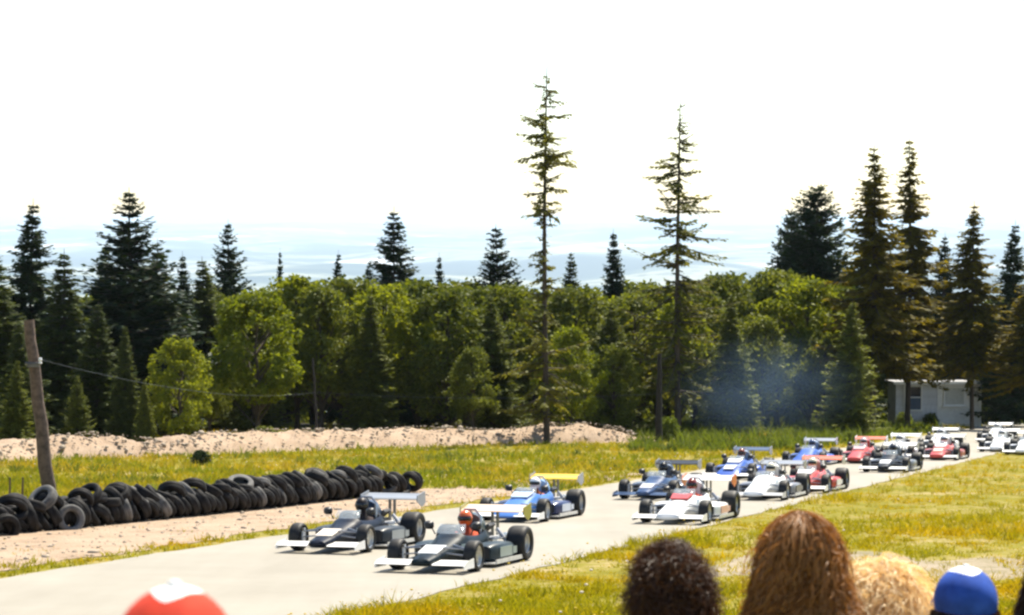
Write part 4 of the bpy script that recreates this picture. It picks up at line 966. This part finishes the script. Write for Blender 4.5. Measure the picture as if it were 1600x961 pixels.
# ------------------------------------------------------------------ spectators in the foreground
def person_mesh():
    v = [(0,0,.93), (0,-.005,1.06), (0,-.01,1.22), (0,-.015,1.36), (0,-.01,1.45), (0,.005,1.52), (0,.015,1.60)]
    e = [(0,1), (1,2), (2,3), (3,4), (4,5), (5,6)]; r = [(.155,.115), (.135,.10), (.155,.11), (.16,.10), .075, .055, .065]
    for sg in (-1, 1):
        o = len(v); v += [(sg*.17,-.015,1.38), (sg*.215,-.03,1.10), (sg*.225,.03,.86), (sg*.225,.045,.80), (sg*.222,.055,.74)]; r += [.062, .047, .034, .026, .034]
        e += [(3, o), (o, o+1), (o+1, o+2), (o+2, o+3), (o+3, o+4)]; pb = o + 4
        for q, (dy, ln) in enumerate(((-.030, .065), (-.010, .078), (.012, .084), (.032, .074))):
            o = len(v); v += [(sg*.220,.058+dy,.705), (sg*.212,.066+dy,.705-ln*.5), (sg*.200,.076+dy,.705-ln)]; e += [(pb, o), (o, o+1), (o+1, o+2)]; r += [.010, .009, .008]
        o = len(v); v += [(sg*.205,.095,.755), (sg*.195,.108,.715)]; e += [(pb-1, o), (o, o+1)]; r += [.012, .009]
        o = len(v); v += [(sg*.085,0,.86), (sg*.095,.01,.48), (sg*.10,-.02,.09), (sg*.105,.05,.045), (sg*.11,.14,.035)]; e += [(0, o), (o, o+1), (o+1, o+2), (o+2, o+3), (o+3, o+4)]; r += [.095, .062, .042, .042, .035]
    me = skin_mesh('person', v, e, r, 2)
    # the head, with brow, nose, mouth, chin and ears, joined to the same surface
    bm = bmesh.new(); bm.from_mesh(me); hb = bmesh.new(); bmesh.ops.create_uvsphere(hb, u_segments=28, v_segments=20, radius=1)
    mp_ = {}
    for p in hb.verts:
        x, y, z = p.co; X, Y, Z = .076*x, .096*y, .118*z
        if z < 0: X *= 1 - .28*z*z; Y = Y*(1 - .15*z*z) + .010*(-z)
        front = max(0, y)
        if abs(x) < .22 and -.45 < z < .12: Y += .022*front*(1 - abs(x)/.22)*(1 - abs(z + .22)/.4 if abs(z + .22) < .4 else 0)     # nose
        if .12 < abs(x) < .55 and abs(z - .08) < .14 and y > 0: Y -= .009*front                                                       # eye sockets
        if abs(x) < .35 and abs(z + .58) < .07 and y > 0: Y += .005                                                                   # lips
        mp_[p.index] = bm.verts.new((X, Y + .022, Z + 1.685))
    for f in hb.faces:
        try: bm.faces.new([mp_[p.index] for p in f.verts]).smooth = True
        except ValueError: pass
    for sg in (-1, 1):
        eb = bmesh.new(); bmesh.ops.create_uvsphere(eb, u_segments=10, v_segments=8, radius=1); m2 = {}
        for p in eb.verts: m2[p.index] = bm.verts.new((sg*.080 + .010*p.co.x, .012 + .019*p.co.y, 1.68 + .033*p.co.z))
        for f in eb.faces: bm.faces.new([m2[p.index] for p in f.verts]).smooth = True
        eb.free()
    hb.free(); bm.to_mesh(me); bm.free(); return me
PER = person_mesh()
def garment(name, cond, off):
    bm = bmesh.new(); bm.from_mesh(PER); bm.normal_update()
    bmesh.ops.delete(bm, geom=[f for f in bm.faces if not cond(f.calc_center_median())], context='FACES')
    for p in bm.verts: p.co += p.normal*off
    me = bpy.data.meshes.new(name); bm.to_mesh(me); bm.free(); return me
SHIRT = garment('shirt', lambda c: .90 < c.z < 1.475 and not (abs(c.x) > .17 and c.z < 1.14), .012)
TROU = garment('trousers', lambda c: .10 < c.z < .98 and abs(c.x) < .175, .010)
SHOE = garment('shoes', lambda c: c.z < .11, .008)
HC = np.array((0, .015, 1.70))                        # centre of the skull
def ribbons(name, paths, width):
    """paths (n,k,3) -> ribbon mesh"""
    n, k, _ = paths.shape
    t = np.gradient(paths, axis=1); s_ = unit(np.cross(t, rng.normal(size=(n, 1, 3)) + np.zeros_like(t)))
    w = width*np.linspace(1, .35, k)[None, :, None]*rng.uniform(.6, 1.3, (n, 1, 1))
    V = np.stack([paths - s_*w/2, paths + s_*w/2], 2).reshape(-1, 3)
    a_ = (np.arange(n)[:, None]*k*2 + np.arange(k-1)[None]*2).ravel()
    FA = np.stack([a_, a_+1, a_+3, a_+2], 1); return V, FA
def hair_mesh(kind, n, seed, capped=False):
    if kind == 'tousled':
        P = np.concatenate([hair_paths('straight', int(n*.7), seed, False, (.14, .27)), hair_paths('loose', int(n*.3), seed + 1, False, (.03, .085))]); wd = .0045
    else: P = hair_paths(kind, n, seed, capped); wd = .0045
    return hair_finish(P, wd, capped)
def hair_paths(kind, n, seed, capped, rng_len=None):
    r = np.random.default_rng(seed); k = 12
    th0 = np.arccos(r.uniform(-.42, 1, n)); ph = r.uniform(0, 2*math.pi, n)
    face = (np.sin(ph) > .25) & (th0 > .95)                      # no hair over the face (+Y)
    th0 = np.where(face, r.uniform(.1, .8, n), th0)
    if capped: th0 = r.uniform(1.62, 1.95, n); ph = r.uniform(math.pi*.95, 2.05*math.pi, n)
    q = np.linspace(0, 1, k)[None]
    A = np.array((.088, .108, .122))
    if kind == 'straight':
        length = (r.uniform(*(rng_len or (.20, .34)), n) if not capped else r.uniform(.03, .08, n))[:, None]; d = length*q
        th = th0[:, None] + d/.11; lk = r.normal(size=400)[(np.floor(ph*11) + 70*np.floor(th0*4)).astype(int) % 400][:, None]; fly = np.where(r.uniform(size=(n, 1)) < .07, r.uniform(.05, .30, (n, 1)), 0); lift = 1.06 + .10*np.sin(q*3)*np.minimum(1, th0[:, None]*1.2) + r.uniform(-.05, .08, (n, 1)) + .045*lk*q + fly*q
        thc = np.minimum(th, 1.75); drop = np.maximum(0, th - 1.75)*.11
        lock = np.floor(ph*9)*2.4; wav = (.010*np.sin(q*9 + r.uniform(0, 1.6, (n, 1)) + lock[:, None]) + .026*np.sin(q*20 + lock[:, None]*1.7 + r.uniform(0, 1, (n, 1)))*q**2)*(q**.5); wav2 = .026*np.cos(q*20 + lock[:, None]*1.7 + r.uniform(0, 1, (n, 1)))*q**2.5
        rad = lift + drop*2.4 + .6*np.maximum(0, drop - .05)*lk
        P = np.stack([A[0]*np.sin(thc)*np.cos(ph)[:, None]*rad + wav, A[1]*np.sin(thc)*np.sin(ph)[:, None]*rad + wav2, A[2]*np.cos(thc)*lift - drop], -1)
        wd = .0042
    else:
        big = kind == 'loose'
        length = r.uniform(.05, .10, n) if not big else r.uniform(*(rng_len or (.07, .16)), n)
        nd = np.stack([np.sin(th0)*np.cos(ph), np.sin(th0)*np.sin(ph), np.cos(th0)], -1); root = nd*A
        ax = unit(nd*(1.0 if not big else .6) + r.normal(size=(n, 3))*.45 + np.array((0, 0, -.15 if not big else -.7)))
        s1 = unit(np.cross(ax, r.normal(size=(n, 3)))); s2 = np.cross(ax, s1)
        R = (r.uniform(.008, .018, n) if not big else r.uniform(.010, .020, n))[:, None, None]; ang = (q*r.uniform(6, 13, (n, 1)) + r.uniform(0, 6, (n, 1)))[..., None]
        sag = np.zeros((n, k, 3)); sag[..., 2] = -(q**2)*(.02 if not big else .10)
        P = root[:, None] + ax[:, None]*(length[:, None]*q)[..., None] + (s1[:, None]*np.cos(ang) + s2[:, None]*np.sin(ang))*R*np.minimum(1, q*3)[..., None] + sag
        wd = .0045
    return P + HC + np.array((0, -.004, 0))
def hair_finish(P, wd, capped):
    A = np.array((.088, .108, .122))
    V, FA = ribbons('hair', P, wd)
    # scalp cap under the strands
    o = len(V); cv = []; cf = []; nt_, np_ = 12, 32
    for i in range(nt_ + 1):
        for j in range(np_):
            a_ = 2*math.pi*j/np_; lim = 1.15 if math.sin(a_) > .25 else 2.15
            t = lim*i/nt_ if not capped else (lim - .35) + .3*i/nt_; g = 1.035
            cv.append((A[0]*g*math.sin(t)*math.cos(a_), A[1]*g*math.sin(t)*math.sin(a_) - .004, A[2]*g*math.cos(t)))
    for i in range(nt_):
        for j in range(np_):
            j2 = (j+1) % np_; cf.append((o + i*np_ + j, o + i*np_ + j2, o + (i+1)*np_ + j2, o + (i+1)*np_ + j))
    return mesh_np('hair', np.concatenate([V, np.array(cv) + HC]), np.concatenate([FA, np.array(cf)]), True)
def hair_mat(c0, c1):
    m = leaf_mat('hair_fibre', c0, c1, .30, (1.3, 1.1, .8)); b = m.node_tree.nodes['Principled BSDF']
    b.inputs['Roughness'].default_value = .5; b.inputs['Specular IOR Level'].default_value = .35; return m
def cap_meshes(zlow=.097):
    """baseball cap: colour lower panels, white top, peak, button"""
    def zb(a_): return zlow + .007*abs(math.sin(1.5*(a_ + math.pi/2)))
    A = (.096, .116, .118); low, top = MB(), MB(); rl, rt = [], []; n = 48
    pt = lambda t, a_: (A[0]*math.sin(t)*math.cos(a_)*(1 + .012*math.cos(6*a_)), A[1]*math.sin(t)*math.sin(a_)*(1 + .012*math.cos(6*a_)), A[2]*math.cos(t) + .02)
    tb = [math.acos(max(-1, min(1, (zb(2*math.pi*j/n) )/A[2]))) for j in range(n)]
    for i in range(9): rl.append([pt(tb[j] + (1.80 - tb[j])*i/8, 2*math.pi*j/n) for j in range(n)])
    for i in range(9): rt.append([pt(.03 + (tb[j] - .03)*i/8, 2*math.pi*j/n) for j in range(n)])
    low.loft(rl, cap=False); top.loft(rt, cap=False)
    pk = MB(); a1, a2 = [], []
    for q in range(17):
        w = math.radians(20 + 140*q/16); a1.append((.097*math.cos(w), .117*math.sin(w), .024)); a2.append((.10*math.cos(w), .117*math.sin(w) + .075*math.sin((w - math.radians(20))/math.radians(140)*math.pi), .012 - .012*abs(math.cos(w))))
    pk.loft([a1, a2, [(x, y, z - .004) for x, y, z in a2], [(x, y, z - .004) for x, y, z in a1]], cap=False, closed=False)
    bt = MB(); bt.lathe([(0.001, .146), (.008, .144), (.011, .139), (.009, .134)], 12, 'z')
    return low.mesh('cap', True, 0), top.mesh('crown_panel', True, 0), pk.mesh('peak', True, 40), bt.mesh('button', True, 0)
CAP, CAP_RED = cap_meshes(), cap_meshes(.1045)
skinm, nt, b = new_mat('skin'); n1 = noise(nt, 20)
nt.links.new(ramp(nt, n1.outputs['Fac'], [(.3, (.42, .23, .15)), (.7, (.50, .29, .20))]).outputs['Color'], b.inputs['Base Color']); b.inputs['Roughness'].default_value = .5; b.inputs['Subsurface Weight'].default_value = .1
PER.materials.append(skinm)
def person(px, top, D, extra, label, shirt, trousers, hair=None, cap=None, CAP=CAP, yaw=0.0, hs=1.0):
    """the crown of the hair or cap (local height 1.82 + extra) is seen at (px, top)"""
    p = at(px, top, D); zg = gz(p[0], D); s_ = (p[2] - zg)/(1.82 + extra)
    e = link('person', PER, skinm); e.location = (p[0], D, zg); e.scale = (hs, hs, s_) if False else (s_*hs, s_*hs, s_); e.rotation_euler = (0, 0, yaw)
    tag(e, label, 'person', 'spectators in the foreground'); print('PERSON', label[:30], 'height %.2f' % (s_*1.82))
    link('shirt', SHIRT, cloth(shirt), e); link('trousers', TROU, cloth(trousers), e); link('shoes', SHOE, cloth((.05, .04, .035)), e)
    if hair: link('hair', hair[0], hair[1], e)
    if cap:
        c_ = link('cap', CAP[0], cap[0], e); c_.location = HC + np.array((0, -.004, .0))
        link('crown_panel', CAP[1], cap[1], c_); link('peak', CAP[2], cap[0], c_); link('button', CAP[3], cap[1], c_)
    return e
H_AUB = (hair_mesh('tousled', 8500, 3), hair_mat((.030, .010, .003), (.44, .21, .065)))
H_CUR = (hair_mesh('curly', 5200, 4), hair_mat((.020, .009, .005), (.14, .062, .028)))
H_BLO = (hair_mesh('loose', 5200, 5), hair_mat((.62, .42, .17), (.95, .80, .50)))
H_CAP = (hair_mesh('straight', 1800, 8, True), hair_mat((.025, .012, .007), (.08, .04, .02)))
H_BRN = (hair_mesh('straight', 3000, 6), hair_mat((.025, .012, .007), (.08, .04, .02)))
person(1049, 843, 6.0, .07, 'spectator with dark curly hair, seen from behind at bottom right of centre', (.12, .05, .04), (.05, .07, .14), H_CUR, yaw=.15, hs=1.02)
person(1252, 783, 5.9, .05, 'spectator with tousled auburn hair lit golden on top, seen from behind', (.45, .22, .12), (.06, .09, .18), H_AUB, yaw=-.1, hs=1.14)
person(1378, 866, 6.6, .06, 'spectator with blond curly hair behind the auburn-haired one', (.55, .42, .25), (.30, .27, .20), H_BLO, yaw=-.3, hs=1.22)
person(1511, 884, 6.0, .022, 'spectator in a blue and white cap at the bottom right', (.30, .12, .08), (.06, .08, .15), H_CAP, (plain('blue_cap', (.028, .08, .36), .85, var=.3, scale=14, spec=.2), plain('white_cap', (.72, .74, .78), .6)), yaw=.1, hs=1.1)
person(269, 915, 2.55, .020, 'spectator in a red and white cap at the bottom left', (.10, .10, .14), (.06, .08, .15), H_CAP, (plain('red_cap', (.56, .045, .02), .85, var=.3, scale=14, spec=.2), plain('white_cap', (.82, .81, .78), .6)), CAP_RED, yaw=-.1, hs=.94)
person(1676, 812, 6.0, .03, 'brown-haired spectator cut off by the right edge of the photo', (.30, .30, .28), (.05, .05, .08), H_BRN, yaw=.9)

# ------------------------------------------------------------------ smoke and haze
def smoke():
    p = at(1190, 605, 122.0); mb = bmesh.new(); bmesh.ops.create_icosphere(mb, subdivisions=3, radius=1)
    me = bpy.data.meshes.new('smoke'); mb.to_mesh(me); mb.free()
    m, nt, b = new_mat('blue_smoke'); nt.nodes.remove(b)
    v = nt.nodes.new('ShaderNodeVolumePrincipled'); nt.links.new(v.outputs[0], nt.nodes['Material Output'].inputs['Volume'])
    v.inputs['Color'].default_value = (.38, .60, 1.0, 1); v.inputs['Anisotropy'].default_value = .1
    tc = nt.nodes.new('ShaderNodeTexCoord'); ln = N(nt, 'ShaderNodeVectorMath', operation='LENGTH'); nt.links.new(tc.outputs['Object'], ln.inputs[0])
    mr = N(nt, 'ShaderNodeMapRange', interpolation_type='SMOOTHSTEP'); nt.links.new(ln.outputs['Value'], mr.inputs['Value'])
    mr.inputs['From Min'].default_value = 1.0; mr.inputs['From Max'].default_value = 0.0
    n_ = noise(nt, 1.5, 3, .55, vec=tc.outputs['Object']); r = N(nt, 'ShaderNodeMapRange'); nt.links.new(n_.outputs['Fac'], r.inputs['Value'])
    r.inputs['From Min'].default_value = .34; r.inputs['From Max'].default_value = .74
    mu = N(nt, 'ShaderNodeMath', operation='MULTIPLY'); nt.links.new(mr.outputs[0], mu.inputs[0]); nt.links.new(r.outputs[0], mu.inputs[1])
    m3 = N(nt, 'ShaderNodeMath', operation='MULTIPLY'); nt.links.new(mu.outputs[0], m3.inputs[0]); m3.inputs[1].default_value = .085
    nt.links.new(m3.outputs[0], v.inputs['Density'])
    o = link('smoke', me, m); o.location = p; o.scale = (6.2, 2.6, 3.6); tag(o, 'drifting puff of blue exhaust smoke before the trees', 'smoke', kind='stuff')
smoke()
def haze():
    mb = MB(); x, y0, y1, z0, z1 = 60000, -150, 95000, -540, 16.0
    mb.box((0, (y0 + y1)/2, (z0 + z1)/2), (2*x, y1 - y0, z1 - z0)); me = mb.mesh('haze', False)
    m, nt, b = new_mat('haze_air'); nt.nodes.remove(b)
    v = nt.nodes.new('ShaderNodeVolumePrincipled'); nt.links.new(v.outputs[0], nt.nodes['Material Output'].inputs['Volume'])
    v.inputs['Color'].default_value = (.66, .82, 1.0, 1); v.inputs['Density'].default_value = 3.4e-5; v.inputs['Anisotropy'].default_value = .2
    o = link('haze', me, m); tag(o, 'pale summer haze filling the air over the valley', 'haze', kind='stuff')
haze()
